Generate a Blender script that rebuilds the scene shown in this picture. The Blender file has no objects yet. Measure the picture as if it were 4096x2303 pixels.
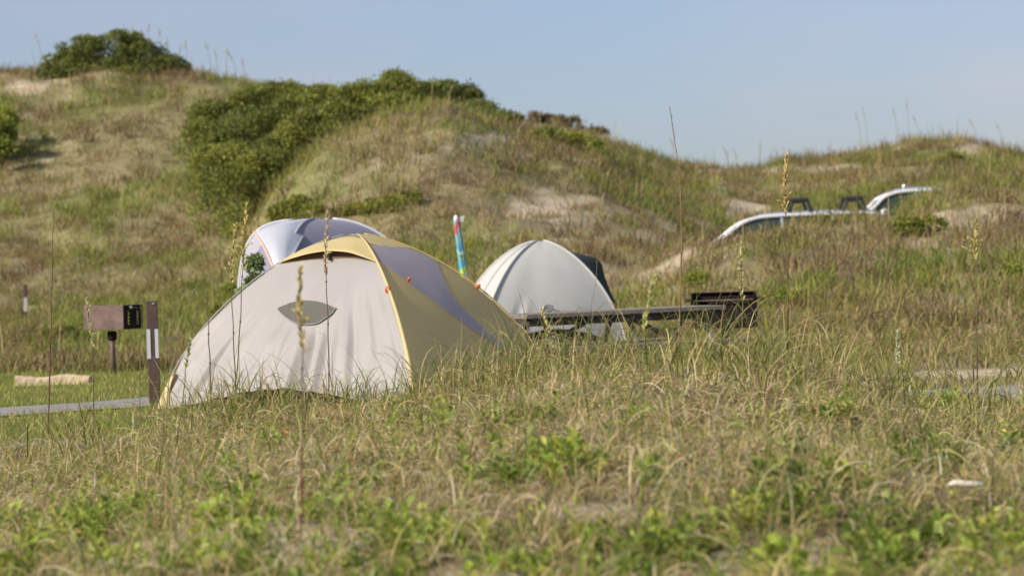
import bpy, bmesh, math, random
import numpy as np
from mathutils import Vector, Matrix

random.seed(5)
rng = np.random.default_rng(11)
sc = bpy.context.scene
C = sc.collection
R = math.radians

# ------------------------------------------------------------------ camera
W, H, F = 1024.0, 575.0, 3840.0
HC = 1.10
ROLL, PITCH = R(1.8), math.atan(19.5 / F)
fw = np.array([0, math.cos(PITCH), -math.sin(PITCH)])
r0 = np.array([1.0, 0, 0])
u0 = np.array([0, math.sin(PITCH), math.cos(PITCH)])
RT = math.cos(ROLL) * r0 - math.sin(ROLL) * u0
UP = math.sin(ROLL) * r0 + math.cos(ROLL) * u0
EYE = np.array([0, 0, HC])


def P(px, py, d):
    """world point at depth d (metres along y) seen at photo position px, py"""
    v = fw * F + RT * (px - W / 2) + UP * (H / 2 - py)
    return EYE + v * (d / v[1])


def proj(p):
    q = np.asarray(p, float) - EYE
    z = q @ fw
    return W / 2 + F * (q @ RT) / z, H / 2 - F * (q @ UP) / z


cam = bpy.data.cameras.new('camera')
cam.sensor_width = 36
cam.lens = F / W * 36
cam.clip_end = 9000
cam.clip_start = 0.1
co = bpy.data.objects.new('camera', cam)
m = Matrix.Identity(4)
for i in range(3):
    m[i][0], m[i][1], m[i][2], m[i][3] = RT[i], UP[i], -fw[i], EYE[i]
co.matrix_world = m
C.objects.link(co)
sc.camera = co
cam.dof.use_dof = True
cam.dof.focus_distance = 27.0
cam.dof.aperture_fstop = 4.1
cam.dof.aperture_blades = 9

# ------------------------------------------------------------------ light
SUN = Vector((-0.71, -0.45, 0.54)).normalized()
sl = bpy.data.lights.new('sun', 'SUN')
sl.energy = 4.4
sl.angle = R(0.55)
sl.color = (1.0, 0.91, 0.76)
so = bpy.data.objects.new('sun', sl)
so.rotation_euler = SUN.to_track_quat('Z', 'Y').to_euler()
C.objects.link(so)

w = bpy.data.worlds.new('World')
sc.world = w
w.use_nodes = True
nt = w.node_tree
nt.nodes.clear()
out = nt.nodes.new('ShaderNodeOutputWorld')
bg = nt.nodes.new('ShaderNodeBackground')
sky = nt.nodes.new('ShaderNodeTexSky')
sky.sky_type = 'NISHITA'
sky.sun_disc = False
sky.sun_elevation = math.asin(SUN.z)
sky.sun_rotation = math.atan2(SUN.x, SUN.y)
sky.air_density = 1.0
sky.dust_density = 0.3
sky.ozone_density = 2.0
bg.inputs['Strength'].default_value = 0.15
# faint high cloud veil
tc = nt.nodes.new('ShaderNodeTexCoord')
mp = nt.nodes.new('ShaderNodeMapping')
mp.inputs['Scale'].default_value = (5, 5, 22)
mp.inputs['Rotation'].default_value = (0, R(14), 0)
nz = nt.nodes.new('ShaderNodeTexNoise')
nz.inputs['Scale'].default_value = 1.6
nz.inputs['Detail'].default_value = 3
cr = nt.nodes.new('ShaderNodeValToRGB')
cr.color_ramp.elements[0].position = 0.42
cr.color_ramp.elements[0].color = (0.945, .985, 1.005, 1)
cr.color_ramp.elements[1].position = 0.66
cr.color_ramp.elements[1].color = (1.075, 1.01, .985, 1)
mx = nt.nodes.new('ShaderNodeMix')
mx.data_type = 'RGBA'
mx.blend_type = 'MULTIPLY'
mx.inputs[0].default_value = 1
nt.links.new(tc.outputs['Generated'], mp.inputs[0])
nt.links.new(mp.outputs[0], nz.inputs['Vector'])
nt.links.new(nz.outputs['Fac'], cr.inputs[0])
nt.links.new(sky.outputs[0], mx.inputs[6])
nt.links.new(cr.outputs[0], mx.inputs[7])
sx = nt.nodes.new('ShaderNodeSeparateXYZ')
nt.links.new(tc.outputs['Generated'], sx.inputs[0])
mr = nt.nodes.new('ShaderNodeMapRange')
mr.inputs[1].default_value = 0.0
mr.inputs[2].default_value = 1.0
nt.links.new(sx.outputs['Z'], mr.inputs[0])
sky_fill_tint = nt.nodes.new('ShaderNodeValToRGB')
sky_fill_tint.color_ramp.elements[0].color = (0.340, 0.372, 0.540, 1)
sky_fill_tint.color_ramp.elements[1].color = (1.55, 1.08, 0.78, 1)  # upper sky brightened by hand as added fill light for shaded sides
sky_fill_tint.color_ramp.elements[1].position = 0.5
e_ = sky_fill_tint.color_ramp.elements.new(0.10)
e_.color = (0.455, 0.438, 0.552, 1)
nt.links.new(mr.outputs[0], sky_fill_tint.inputs[0])
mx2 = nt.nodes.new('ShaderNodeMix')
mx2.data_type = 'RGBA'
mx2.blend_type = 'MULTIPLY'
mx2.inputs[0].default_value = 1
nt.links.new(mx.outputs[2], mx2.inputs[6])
nt.links.new(sky_fill_tint.outputs[0], mx2.inputs[7])
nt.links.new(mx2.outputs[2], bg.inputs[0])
nt.links.new(bg.outputs[0], out.inputs[0])

sc.view_settings.view_transform = 'Standard'
sc.view_settings.look = 'None'
sc.view_settings.exposure = 0.38
sc.view_settings.gamma = 1
try:
    sc.cycles.use_denoising = True
    sc.cycles.max_bounces = 6
    sc.cycles.transparent_max_bounces = 6
except Exception:
    pass


# ------------------------------------------------------------------ materials
def mat(name, col, rough=0.6, metal=0.0, noise=0.0, nscale=20.0, bump=0.0, transl=0.0, spec=None, col2=None, stretch=None):
    m = bpy.data.materials.new(name)
    m.use_nodes = True
    t = m.node_tree
    b = t.nodes['Principled BSDF']
    b.inputs['Roughness'].default_value = rough
    b.inputs['Metallic'].default_value = metal
    if spec is not None:
        b.inputs['Specular IOR Level'].default_value = spec
    b.inputs['Base Color'].default_value = (*col, 1)
    if noise > 0 or col2 or bump > 0:
        tc = t.nodes.new('ShaderNodeTexCoord')
        mp = t.nodes.new('ShaderNodeMapping')
        if stretch:
            mp.inputs['Scale'].default_value = stretch
        n = t.nodes.new('ShaderNodeTexNoise')
        n.inputs['Scale'].default_value = nscale
        n.inputs['Detail'].default_value = 5
        n.inputs['Roughness'].default_value = 0.65
        t.links.new(tc.outputs['Object'], mp.inputs[0])
        t.links.new(mp.outputs[0], n.inputs['Vector'])
        r = t.nodes.new('ShaderNodeValToRGB')
        c2 = col2 or tuple(c * (1 - noise) for c in col)
        r.color_ramp.elements[0].position = 0.32
        r.color_ramp.elements[1].position = 0.68
        r.color_ramp.elements[0].color = (*c2, 1)
        r.color_ramp.elements[1].color = (*(min(1, c * (1 + noise * .5)) for c in col), 1)
        t.links.new(n.outputs['Fac'], r.inputs[0])
        t.links.new(r.outputs[0], b.inputs['Base Color'])
        if bump > 0:
            bp = t.nodes.new('ShaderNodeBump')
            bp.inputs['Strength'].default_value = bump
            bp.inputs['Distance'].default_value = 0.01
            t.links.new(n.outputs['Fac'], bp.inputs['Height'])
            t.links.new(bp.outputs[0], b.inputs['Normal'])
    if transl > 0:
        tr = t.nodes.new('ShaderNodeBsdfTranslucent')
        tr.inputs[0].default_value = (*col, 1)
        ms = t.nodes.new('ShaderNodeMixShader')
        ms.inputs[0].default_value = transl
        o = t.nodes['Material Output']
        t.links.new(b.outputs[0], ms.inputs[1])
        t.links.new(tr.outputs[0], ms.inputs[2])
        t.links.new(ms.outputs[0], o.inputs[0])
    return m


def mat_attr(name, rough=0.6, transl=0.3, spec=0.25):
    m = bpy.data.materials.new(name)
    m.use_nodes = True
    t = m.node_tree
    b = t.nodes['Principled BSDF']
    a = t.nodes.new('ShaderNodeAttribute')
    a.attribute_name = 'Col'
    b.inputs['Roughness'].default_value = rough
    b.inputs['Specular IOR Level'].default_value = spec
    t.links.new(a.outputs['Color'], b.inputs['Base Color'])
    if transl > 0:
        tr = t.nodes.new('ShaderNodeBsdfTranslucent')
        t.links.new(a.outputs['Color'], tr.inputs[0])
        ms = t.nodes.new('ShaderNodeMixShader')
        ms.inputs[0].default_value = transl
        o = t.nodes['Material Output']
        t.links.new(b.outputs[0], ms.inputs[1])
        t.links.new(tr.outputs[0], ms.inputs[2])
        t.links.new(ms.outputs[0], o.inputs[0])
    return m


M_blade = mat_attr('grass_blade', 0.55, 0.42)
M_leaf = mat_attr('leaf', 0.45, 0.42, 0.35)
M_shrub = mat_attr('shrub_leaf', 0.5, 0.32, 0.3)
M_oat = mat_attr('sea_oat', 0.6, 0.25)

# ------------------------------------------------------------------ mesh helpers
ORG = {}


def origin(o):
    return ORG.get(o.name, np.zeros(3)) if o is not None else np.zeros(3)


def fast_mesh(name, V, Q, mat_, parent=None, col=None, smooth=False):
    """V n x 3 world, Q m x 4 (or m x 3) ints -> object"""
    V = np.asarray(V, np.float32) - origin(parent).astype(np.float32)
    Q = np.asarray(Q, np.int32)
    k = Q.shape[1]
    me = bpy.data.meshes.new(name)
    me.vertices.add(len(V))
    me.vertices.foreach_set('co', V.ravel())
    me.loops.add(Q.size)
    me.loops.foreach_set('vertex_index', Q.ravel())
    me.polygons.add(len(Q))
    me.polygons.foreach_set('loop_start', np.arange(0, Q.size, k, dtype=np.int32))
    me.update(calc_edges=True)
    if smooth:
        me.polygons.foreach_set('use_smooth', np.ones(len(Q), bool))
    if col is not None:
        a = me.color_attributes.new('Col', 'FLOAT_COLOR', 'POINT')
        c4 = np.ones((len(V), 4), np.float32)
        c4[:, :3] = col
        a.data.foreach_set('color', c4.ravel())
    me.materials.append(mat_)
    o = bpy.data.objects.new(name, me)
    C.objects.link(o)
    if parent is not None:
        o.parent = parent
        ORG[o.name] = origin(parent)
    return o


class MB:
    def __init__(s):
        s.v, s.f = [], []

    def add(s, V, Fc):
        n = len(s.v)
        s.v += [tuple(map(float, p)) for p in V]
        s.f += [tuple(i + n for i in q) for q in Fc]
        return s

    def box(s, c, size, M=None):
        hx, hy, hz = (x / 2 for x in size)
        V = np.array([(x, y, z) for x in (-hx, hx) for y in (-hy, hy) for z in (-hz, hz)])
        if M is not None:
            V = V @ np.asarray(M).T
        V = V + np.asarray(c)
        return s.add(V, [(0, 1, 3, 2), (4, 6, 7, 5), (0, 4, 5, 1), (2, 3, 7, 6), (0, 2, 6, 4), (1, 5, 7, 3)])

    def tube(s, pts, rad, n=8, cap=True):
        pts = [np.asarray(p, float) for p in pts]
        k = len(pts)
        rad = [rad] * k if np.isscalar(rad) else list(rad)
        rings = []
        prev = None
        for i, p in enumerate(pts):
            t = pts[min(i + 1, k - 1)] - pts[max(i - 1, 0)]
            t = t / (np.linalg.norm(t) + 1e-12)
            a = prev if prev is not None else (np.array([0, 0, 1.]) if abs(t[2]) < .9 else np.array([1., 0, 0]))
            a = a - t * (a @ t)
            a = a / (np.linalg.norm(a) + 1e-12)
            prev = a
            b = np.cross(t, a)
            for j in range(n):
                th = 2 * math.pi * j / n
                rings.append(p + rad[i] * (math.cos(th) * a + math.sin(th) * b))
        Fc = []
        for i in range(k - 1):
            for j in range(n):
                Fc.append((i * n + j, i * n + (j + 1) % n, (i + 1) * n + (j + 1) % n, (i + 1) * n + j))
        if cap:
            Fc.append(tuple(range(n - 1, -1, -1)))
            Fc.append(tuple((k - 1) * n + j for j in range(n)))
        return s.add(rings, Fc)

    def grid(s, G):
        G = np.asarray(G)
        a, b = G.shape[:2]
        Fc = [(i * b + j, i * b + j + 1, (i + 1) * b + j + 1, (i + 1) * b + j) for i in range(a - 1) for j in range(b - 1)]
        return s.add(G.reshape(-1, 3), Fc)

    def build(s, name, mat_, parent=None, smooth=False, bevel=0.0, solid=0.0, col=None):
        me = bpy.data.meshes.new(name)
        o_ = origin(parent)
        me.from_pydata([tuple(np.array(p) - o_) for p in s.v], [], s.f)
        bm = bmesh.new()
        bm.from_mesh(me)
        bmesh.ops.recalc_face_normals(bm, faces=bm.faces)
        bm.to_mesh(me)
        bm.free()
        if smooth:
            for p in me.polygons:
                p.use_smooth = True
        if col is not None:
            a = me.color_attributes.new('Col', 'FLOAT_COLOR', 'POINT')
            for i in range(len(me.vertices)):
                a.data[i].color = (*col, 1)
        me.materials.append(mat_)
        o = bpy.data.objects.new(name, me)
        C.objects.link(o)
        if parent is not None:
            o.parent = parent
            ORG[o.name] = origin(parent)
        if solid:
            md = o.modifiers.new('solid', 'SOLIDIFY')
            md.thickness = solid
            md.offset = 0
        if bevel:
            md = o.modifiers.new('bevel', 'BEVEL')
            md.width = bevel
            md.segments = 2
            md.limit_method = 'ANGLE'
        return o


def thing(name, label, cat, loc, group=None):
    o = bpy.data.objects.new(name, None)
    o.empty_display_size = .2
    o.location = tuple(float(x) for x in loc)
    C.objects.link(o)
    ORG[o.name] = np.array(loc, float)
    return tag(o, label, cat, group)


def tag(o, label=None, cat=None, group=None, kind=None):
    if label:
        o['label'] = label
    if cat:
        o['category'] = cat
    if group:
        o['group'] = group
    if kind:
        o['kind'] = kind
    return o


# ------------------------------------------------------------------ noise and interpolation
def _hash(ix, iy, seed):
    with np.errstate(over='ignore'):
        h = ix.astype(np.int64) * 374761393 + iy.astype(np.int64) * 668265263 + seed * 2147483647
        h = (h ^ (h >> 13)) * 1274126177
        h = h ^ (h >> 16)
    return (h & 0xFFFFFF) / float(0xFFFFFF)


def vn(x, y, seed=0):
    x, y = np.asarray(x, float), np.asarray(y, float)
    ix, iy = np.floor(x), np.floor(y)
    fx, fy = x - ix, y - iy
    fx = fx * fx * (3 - 2 * fx)
    fy = fy * fy * (3 - 2 * fy)
    a, b = _hash(ix, iy, seed), _hash(ix + 1, iy, seed)
    c, d = _hash(ix, iy + 1, seed), _hash(ix + 1, iy + 1, seed)
    return (a * (1 - fx) + b * fx) * (1 - fy) + (c * (1 - fx) + d * fx) * fy


def fbm(x, y, seed=0, octv=4):
    t, a, s = 0, 1, 0
    for i in range(octv):
        t = t + a * vn(x * 2 ** i, y * 2 ** i, seed + i * 17)
        s += a
        a *= .5
    return t / s


def sstep(a, b, x):
    t = np.clip((np.asarray(x, float) - a) / (b - a), 0, 1)
    return t * t * (3 - 2 * t)


def pchip(x, y, xi):
    """monotone cubic along axis 0"""
    x, y = np.asarray(x, float), np.asarray(y, float)
    h = np.diff(x)
    sh = (-1,) + (1,) * (y.ndim - 1)
    dl = np.diff(y, axis=0) / h.reshape(sh)
    d = np.zeros_like(y)
    d[0], d[-1] = dl[0], dl[-1]
    if len(x) > 2:
        w1 = (2 * h[1:] + h[:-1]).reshape(sh)
        w2 = (h[1:] + 2 * h[:-1]).reshape(sh)
        ok = dl[:-1] * dl[1:] > 0
        with np.errstate(divide='ignore', invalid='ignore'):
            hm = (w1 + w2) / (w1 / dl[:-1] + w2 / dl[1:])
        d[1:-1] = np.where(ok, hm, 0)
    xi = np.clip(xi, x[0], x[-1])
    k = np.clip(np.searchsorted(x, xi) - 1, 0, len(x) - 2)
    t = ((xi - x[k]) / h[k]).reshape((-1,) + (1,) * (y.ndim - 1))
    hk = h[k].reshape(t.shape)
    return (y[k] * (1 + 2 * t) * (1 - t) ** 2 + d[k] * hk * t * (1 - t) ** 2 + y[k + 1] * t * t * (3 - 2 * t) + d[k + 1] * hk * t * t * (t - 1))


# ------------------------------------------------------------------ terrain
# control columns: photo column -> list of (depth, photo row) or (depth, None, height)
N_ = None
far_l = [(112, N_, 5.2), (150, N_, 3), (400, N_, 0.2)]
COLS = {
    -260: ([(46, N_, 0), (56, N_, .1), (64, 340), (72, 326), (78, 280), (86, 200), (92, 140), (99, 100)] + far_l, 0),
    -60: ([(46, N_, 0), (56, N_, .05), (64, 338), (71, 326), (77, 288), (85, 200), (91, 130), (98, 86)] + far_l, 0),
    20: ([(46, N_, 0), (56, N_, .05), (64, 337), (71, 325), (77, 288), (85, 198), (91, 126), (98, 77)] + far_l, 0),
    110: ([(46, N_, 0), (56, N_, .05), (64, 335), (71, 321), (77, 280), (85, 186), (91, 118), (98, 72)] + far_l, .03),
    190: ([(46, N_, 0), (56, N_, .05), (64, 332), (70, 315), (76, 272), (83, 205), (89, 145), (96, 78)] + far_l, .165),
    235: ([(46, N_, 0), (56, N_, .05), (63, 330), (69, 305), (75, 265), (81, 215), (88, 165), (96, 80)] + far_l, .175),
    285: ([(46, N_, 0), (55, N_, .05), (61, 325), (66, 290), (71, 230), (75, 186), (79, 182), (86, 165), (92, 120), (98, 93)] + far_l, .21),
    335: ([(46, N_, 0), (55, N_, .05), (60, 320), (65, 280), (70, 205), (75, 142), (79, 150), (86, 145), (92, 112), (98, 98)] + far_l, .225),
    400: ([(46, N_, 0), (54, N_, .05), (60, 310), (65, 268), (70, 190), (75, 128), (78, 115), (82, 122), (88, 118), (95, 100)] + far_l, .245),
    440: ([(46, N_, 0), (54, N_, .05), (60, 305), (65, 262), (70, 190), (75, 124), (78, 108), (82, 112), (88, 112), (95, 104)] + far_l, .32),
    480: ([(46, N_, 0), (54, N_, .05), (60, 300), (65, 256), (70, 194), (75, 138), (79, 123), (84, 122), (92, 126), (100, N_, 4.4), (122, N_, 4.2), (150, N_, 3), (400, N_, .2)], .355),
    512: ([(46, N_, 0), (54, N_, .05), (60, 296), (65, 252), (70, 202), (75, 152), (80, 134), (84, 131), (95, N_, 4.2), (112, N_, 4.4), (126, 121), (150, N_, 4), (400, N_, .2)], .37),
    550: ([(46, N_, 0), (54, N_, .06), (60, 294), (65, 254), (70, 209), (75, 166), (80, 144), (85, 137), (97, N_, 4.3), (112, N_, 4.5), (126, 124), (150, N_, 4), (400, N_, .2)], .39),
    595: ([(46, N_, 0), (54, N_, .06), (60, 292), (65, 256), (70, 214), (75, 179), (81, 153), (87, 144), (97, N_, 4.1), (112, N_, 4.4), (126, 134), (150, N_, 4), (400, N_, .2)], .405),
    616: ([(46, N_, 0), (54, N_, .06), (60, 290), (65, 258), (70, 220), (75, 190), (82, 165), (89, 153), (94, 150), (103, N_, 3.9), (112, N_, 4.0), (126, 143), (150, N_, 3.5), (400, N_, .2)], .41),
    650: ([(45, N_, 0), (52, N_, .06), (59, 286), (65, 256), (70, 232), (76, 208), (84, 184), (92, 166), (98, 160), (110, N_, 3.4), (150, N_, 3), (400, N_, .2)], .415),
    700: ([(44, N_, 0), (50, 325), (57, 281), (63, 242), (68, N_, 1.25), (75, N_, 1.45), (80, 216), (88, 188), (96, 174), (101, 171), (114, N_, 3.2), (400, N_, .2)], .415),
    730: ([(43, N_, 0), (49, 325), (56, 272), (62, 237), (66.5, N_, .9), (69, N_, .5), (74, N_, .6), (79, N_, 1.6), (86, 196), (100, 175), (114, N_, 3.0), (400, N_, .2)], .40),
    765: ([(42, N_, 0), (48, 325), (55, 274), (62, 233), (66.5, N_, .8), (69, N_, .5), (74, N_, .5), (79, N_, 1.3), (85, 208), (93, 190), (103, 175), (116, N_, 3), (400, N_, .2)], .385),
    800: ([(42, N_, 0), (48, 322), (55, 270), (62, 230), (66.5, N_, .8), (69, N_, .5), (74, N_, .5), (79, N_, 1.3), (85, 203), (93, 184), (104, 165), (116, N_, 3.4), (400, N_, .2)], .36),
    835: ([(41, N_, 0), (47, 322), (55, 266), (62.5, 230), (66.5, N_, .9), (69, N_, .5), (74, N_, .6), (80, N_, 1.4), (86, 195), (94, 179), (105, 162), (118, N_, 3.6), (400, N_, .2)], .33),
    866: ([(41, N_, 0), (47, 322), (55, 263), (63, 221), (66.8, N_, 1.0), (68.8, N_, .5), (72, N_, .6), (75, N_, .9), (79.5, N_, .95), (83, N_, 2.0), (88, 184), (95, 175), (106, 159), (118, N_, 3.7), (400, N_, .2)], .29),
    905: ([(41, N_, 0), (47, 320), (55, 260), (64, 220), (68.5, 211), (71.5, N_, 1.5), (74, N_, .95), (79.5, N_, .95), (84, N_, 2.2), (89, 176), (97, 165), (108, 151), (120, N_, 3.7), (400, N_, .2)], .18),
    945: ([(41, N_, 0), (47, 320), (55, 258), (63, 214), (70, 199), (73, N_, 1.7), (75, N_, 1.0), (79.5, N_, 1.0), (84, N_, 2.4), (90, 170), (98, 160), (108, 147), (120, N_, 3.7), (400, N_, .2)], .16),
    985: ([(41, N_, 0), (47, 319), (55, 256), (63, 212), (71, 190), (77, N_, 2.5), (84, N_, 2.7), (90, 172), (98, 161), (108, 148), (120, N_, 3.7), (400, N_, .2)], .15),
    1030: ([(41, N_, 0), (47, 318), (55, 254), (63, 211), (72, 188), (82, 172), (95, 168), (108, 160), (120, N_, 3.5), (400, N_, .2)], .14),
    1280: ([(41, N_, 0), (47, 318), (55, 254), (63, 215), (72, 195), (82, 178), (95, 166), (108, 160), (120, N_, 3), (400, N_, .2)], .17),
}
dk = np.concatenate([np.arange(.4, 11, .5), np.arange(11, 30, .16), np.arange(30, 46, .3), np.arange(46, 118, .42), np.array([120, 123, 126, 130, 136, 145, 160, 190, 240, 320, 450, 700, 1200, 2500, 6000.])])
ak = np.concatenate([-np.geomspace(1.9, .215, 16), np.arange(-.205, .2051, .00125), np.geomspace(.215, 1.9, 16)])
cx, cz = [], []
for px in sorted(COLS):
    pts, zc = COLS[px]
    ctl = [(.3, 0.0), (9, .05 * zc), (14, .38 * zc), (19, .80 * zc), (23.2, zc), (24.3, .72 * zc), (26.2, 0.02 * zc), (29, 0.0), (38, 0.0)]
    for t in pts:
        ctl.append((t[0], t[2]) if len(t) == 3 else (t[0], P(px, t[1], t[0])[2]))
    ctl.append((900, 0.0))
    ctl.append((6500, -2.0))
    a = np.array(ctl)
    cz.append(pchip(a[:, 0], a[:, 1], dk))
    cx.append((px - W / 2) / F)
Z = pchip(np.array(cx), np.array(cz), ak)          # a x d
core = Z.copy()
for _ in range(3):
    core[1:-1] = (core[:-2] + 2 * core[1:-1] + core[2:]) / 4
Z = core
AA, DD = np.meshgrid(ak, dk, indexing='ij')
XX = AA * DD
damp = sstep(46, 62, DD) * (1 - sstep(150, 400, DD))
Z = Z + damp * ((fbm(XX / 3.1, DD / 3.1, 3, 3) - .5) * .42 + (fbm(XX / 1.0, DD / 1.3, 9, 2) - .5) * .34)
Z = Z + (1 - sstep(23, 25.5, DD)) * ((fbm(XX / .9, DD / .9, 21, 3) - .5) * .12 + (fbm(XX / 1.9, DD / 2.6, 23, 2) - .5) * .14)
Z = Z + (sstep(24, 27, DD) * (1 - sstep(46, 52, DD))) * ((fbm(XX / 2.2, DD / 2.2, 31, 2) - .5) * .03)
didx = np.arange(len(dk))
aidx = np.arange(len(ak))


def terr(x, y):
    x, y = np.asarray(x, float), np.asarray(y, float)
    d = np.clip(y, dk[0], dk[-1])
    i = np.interp(x / d, ak, aidx)
    j = np.interp(d, dk, didx)
    i0 = np.clip(np.floor(i).astype(int), 0, len(ak) - 2)
    j0 = np.clip(np.floor(j).astype(int), 0, len(dk) - 2)
    a, b = i - i0, j - j0
    return Z[i0, j0] * (1 - a) * (1 - b) + Z[i0 + 1, j0] * a * (1 - b) + Z[i0, j0 + 1] * (1 - a) * b + Z[i0 + 1, j0 + 1] * a * b


# sand / colour maps over the terrain (world-fixed)
# bare sand areas: photo column, photo row, half width, half height, depth range
SAND = [(30, 88, 26, 10, 86, 100, 1), (55, 78, 16, 6, 86, 104, .9), (28, 118, 12, 5, 80, 100, .7), (45, 160, 10, 4, 70, 100, .6),
        (70, 100, 12, 4, 75, 100, .7), (55, 135, 40, 3, 70, 100, .5), (60, 143, 20, 4, 70, 100, .5),
        (488, 138, 26, 5, 70, 100, 1), (470, 146, 22, 5, 70, 100, .9), (445, 150, 10, 4, 60, 100, .7), (430, 158, 14, 5, 60, 100, .5), (375, 165, 10, 4, 60, 90, .6),
        (545, 205, 30, 9, 60, 100, 1), (520, 214, 18, 6, 60, 100, 1), (580, 200, 26, 6, 60, 100, .9), (610, 212, 30, 7, 60, 100, .7), (560, 190, 22, 4, 60, 110, .7),
        (560, 234, 40, 6, 55, 90, .6), (620, 240, 36, 7, 55, 90, .6), (500, 240, 28, 6, 55, 90, .5), (660, 225, 22, 6, 55, 90, .6),
        (745, 205, 26, 7, 78, 100, 1), (735, 214, 14, 6, 78, 95, 1), (720, 190, 16, 4, 78, 105, .6),
        (840, 168, 32, 4, 80, 110, 1), (810, 172, 16, 4, 80, 110, .7), (968, 153, 14, 8, 85, 112, 1), (985, 150, 20, 4, 85, 112, .8), (900, 152, 14, 3, 85, 112, .7),
        (1000, 212, 34, 7, 55, 80, .9), (960, 225, 26, 6, 50, 80, .6), (925, 245, 30, 6, 50, 75, .45), (880, 262, 26, 6, 45, 75, .45),
        (760, 285, 22, 6, 45, 70, .5), (930, 300, 34, 6, 42, 60, .45),
        (980, 326, 50, 5, 42, 50, .35), (1010, 372, 60, 5, 33, 39, 1), (955, 374, 40, 5, 33, 39, 1), (905, 377, 16, 4, 33, 38, .8),
        (140, 357, 60, 2.2, 48, 60, .9), (100, 352, 30, 2, 50, 60, .5),
        (120, 560, 80, 24, 10, 16, 1), (235, 530, 50, 13, 12, 17, .9), (345, 550, 60, 18, 11, 16, .9), (780, 560, 60, 20, 10, 16, .9), (480, 578, 60, 16, 10, 15, .8), (680, 530, 40, 10, 11, 17, .7), (905, 405, 26, 7, 20, 24, .9), (925, 415, 20, 7, 20, 24, .8), (600, 512, 50, 10, 13, 19, .8)]
DEAD = [(565, 124, 60, 9, 80, 140, 1), (510, 116, 30, 6, 80, 140, .8), (500, 134, 40, 5, 76, 100, .6), (905, 200, 30, 6, 78, 100, .6), (860, 240, 40, 7, 50, 70, .7), (820, 255, 30, 6, 48, 70, .7), (900, 262, 40, 7, 48, 70, .7), (985, 245, 40, 9, 48, 70, .6), (640, 222, 22, 5, 60, 90, .6), (575, 222, 26, 5, 60, 90, .7), (600, 185, 40, 4, 70, 100, .5), (120, 250, 50, 6, 60, 80, .5), (60, 275, 60, 6, 58, 80, .5), (230, 265, 40, 6, 60, 80, .5)]
GREEN = [(120, 325, 130, 22, 48, 76, .8), (240, 310, 60, 40, 45, 75, .8), (60, 215, 90, 16, 60, 95, .35), (600, 160, 60, 12, 80, 120, .4), (520, 175, 30, 14, 70, 100, .35),
         (470, 128, 40, 10, 70, 100, .7), (480, 240, 40, 24, 50, 75, .5), (640, 190, 60, 14, 70, 105, .35), (660, 300, 60, 20, 45, 62, .5), (780, 300, 50, 16, 44, 62, .6),
         (920, 290, 60, 14, 44, 62, .4), (980, 170, 60, 8, 75, 100, .5), (880, 205, 60, 8, 58, 75, .6), (840, 240, 50, 8, 50, 68, .4), (770, 165, 22, 6, 90, 110, .8), (300, 250, 60, 20, 60, 75, .5), (215, 180, 60, 30, 70, 95, .4)]


def blobs(lst, px, py, d, warp):
    o = np.zeros_like(px)
    for (bx, by, rx, ry, d0, d1, s) in lst:
        q = ((px - bx) / rx) ** 2 + ((py - by) / ry) ** 2
        q = q * (1 + 1.3 * (warp - .5) * 2)
        o = np.maximum(o, s * (1 - sstep(.25, 1.3, q)) * ((d > d0) & (d < d1)))
    return o


def zones(x, y, z):
    px, py = proj(np.stack([x, y, z], -1))
    wv = fbm(x / .9, y / 1.4, 41, 3)
    n1 = fbm(x / 2.2, y / 3.0, 51, 4)
    n2 = fbm(x / 1.3, y / 1.8, 61, 3)
    n3 = fbm(x / 4.0, y / 5.0, 71, 3)
    dune = sstep(44, 54, y)
    sand = blobs(SAND, px, py, y, wv)
    sand = np.maximum(sand, dune * .6 * sstep(.58, .71, n2) * sstep(420, 560, px) * sstep(54, 60, y))
    green = blobs(GREEN, px, py, y, n2)
    green = np.maximum(green, dune * sstep(.50, .68, n1) * .7)
    dead = np.maximum(dune * sstep(.52, .66, n3) * sstep(.42, .6, n2), blobs(DEAD, px, py, y, n2))
    green = green * (1 - .85 * blobs(DEAD, px, py, y, n2))
    lawn = sstep(25.0, 27, y) * (1 - sstep(46, 56, y)) * (1 - sstep(.5, 1, sand)) * (1 - .85 * sstep(430, 620, px))
    return sand, green * (1 - sand), dead * (1 - sand) * (1 - .6 * green), lawn


sand, green, dead, lawn = zones(XX.ravel(), DD.ravel(), Z.ravel())
c_sand = np.array([.50, .42, .31])
c_lit = np.array([.27, .235, .13])
c_grn = np.array([.17, .185, .06])
c_dead = np.array([.18, .145, .09])
c_lawn = np.array([.15, .165, .045])
col = np.tile(c_lit, (len(sand), 1))
near = (DD.ravel() < 25)


def mixc(c, k, f):
    return c * (1 - f[:, None]) + k * f[:, None]


col = mixc(col, c_grn, green * .85)
col = mixc(col, c_dead, dead * .8)
col = mixc(col, c_lawn, lawn)
col = mixc(col, c_sand, sand)
nl = fbm(XX.ravel() / .35, DD.ravel() / .35, 88, 3)
col = np.where(near[:, None], mixc(np.tile(np.array([.155, .12, .08]), (len(nl), 1)), np.array([.12, .125, .05]), sstep(.45, .62, nl)) * (1 - sand[:, None]) + c_sand * .85 * sand[:, None], col)
nA, nD = Z.shape
V = np.stack([XX, DD, Z], -1).reshape(-1, 3)
ii, jj = np.meshgrid(np.arange(nA - 1), np.arange(nD - 1), indexing='ij')
q0 = (ii * nD + jj).ravel()
Q = np.stack([q0, q0 + nD, q0 + nD + 1, q0 + 1], -1)

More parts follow.
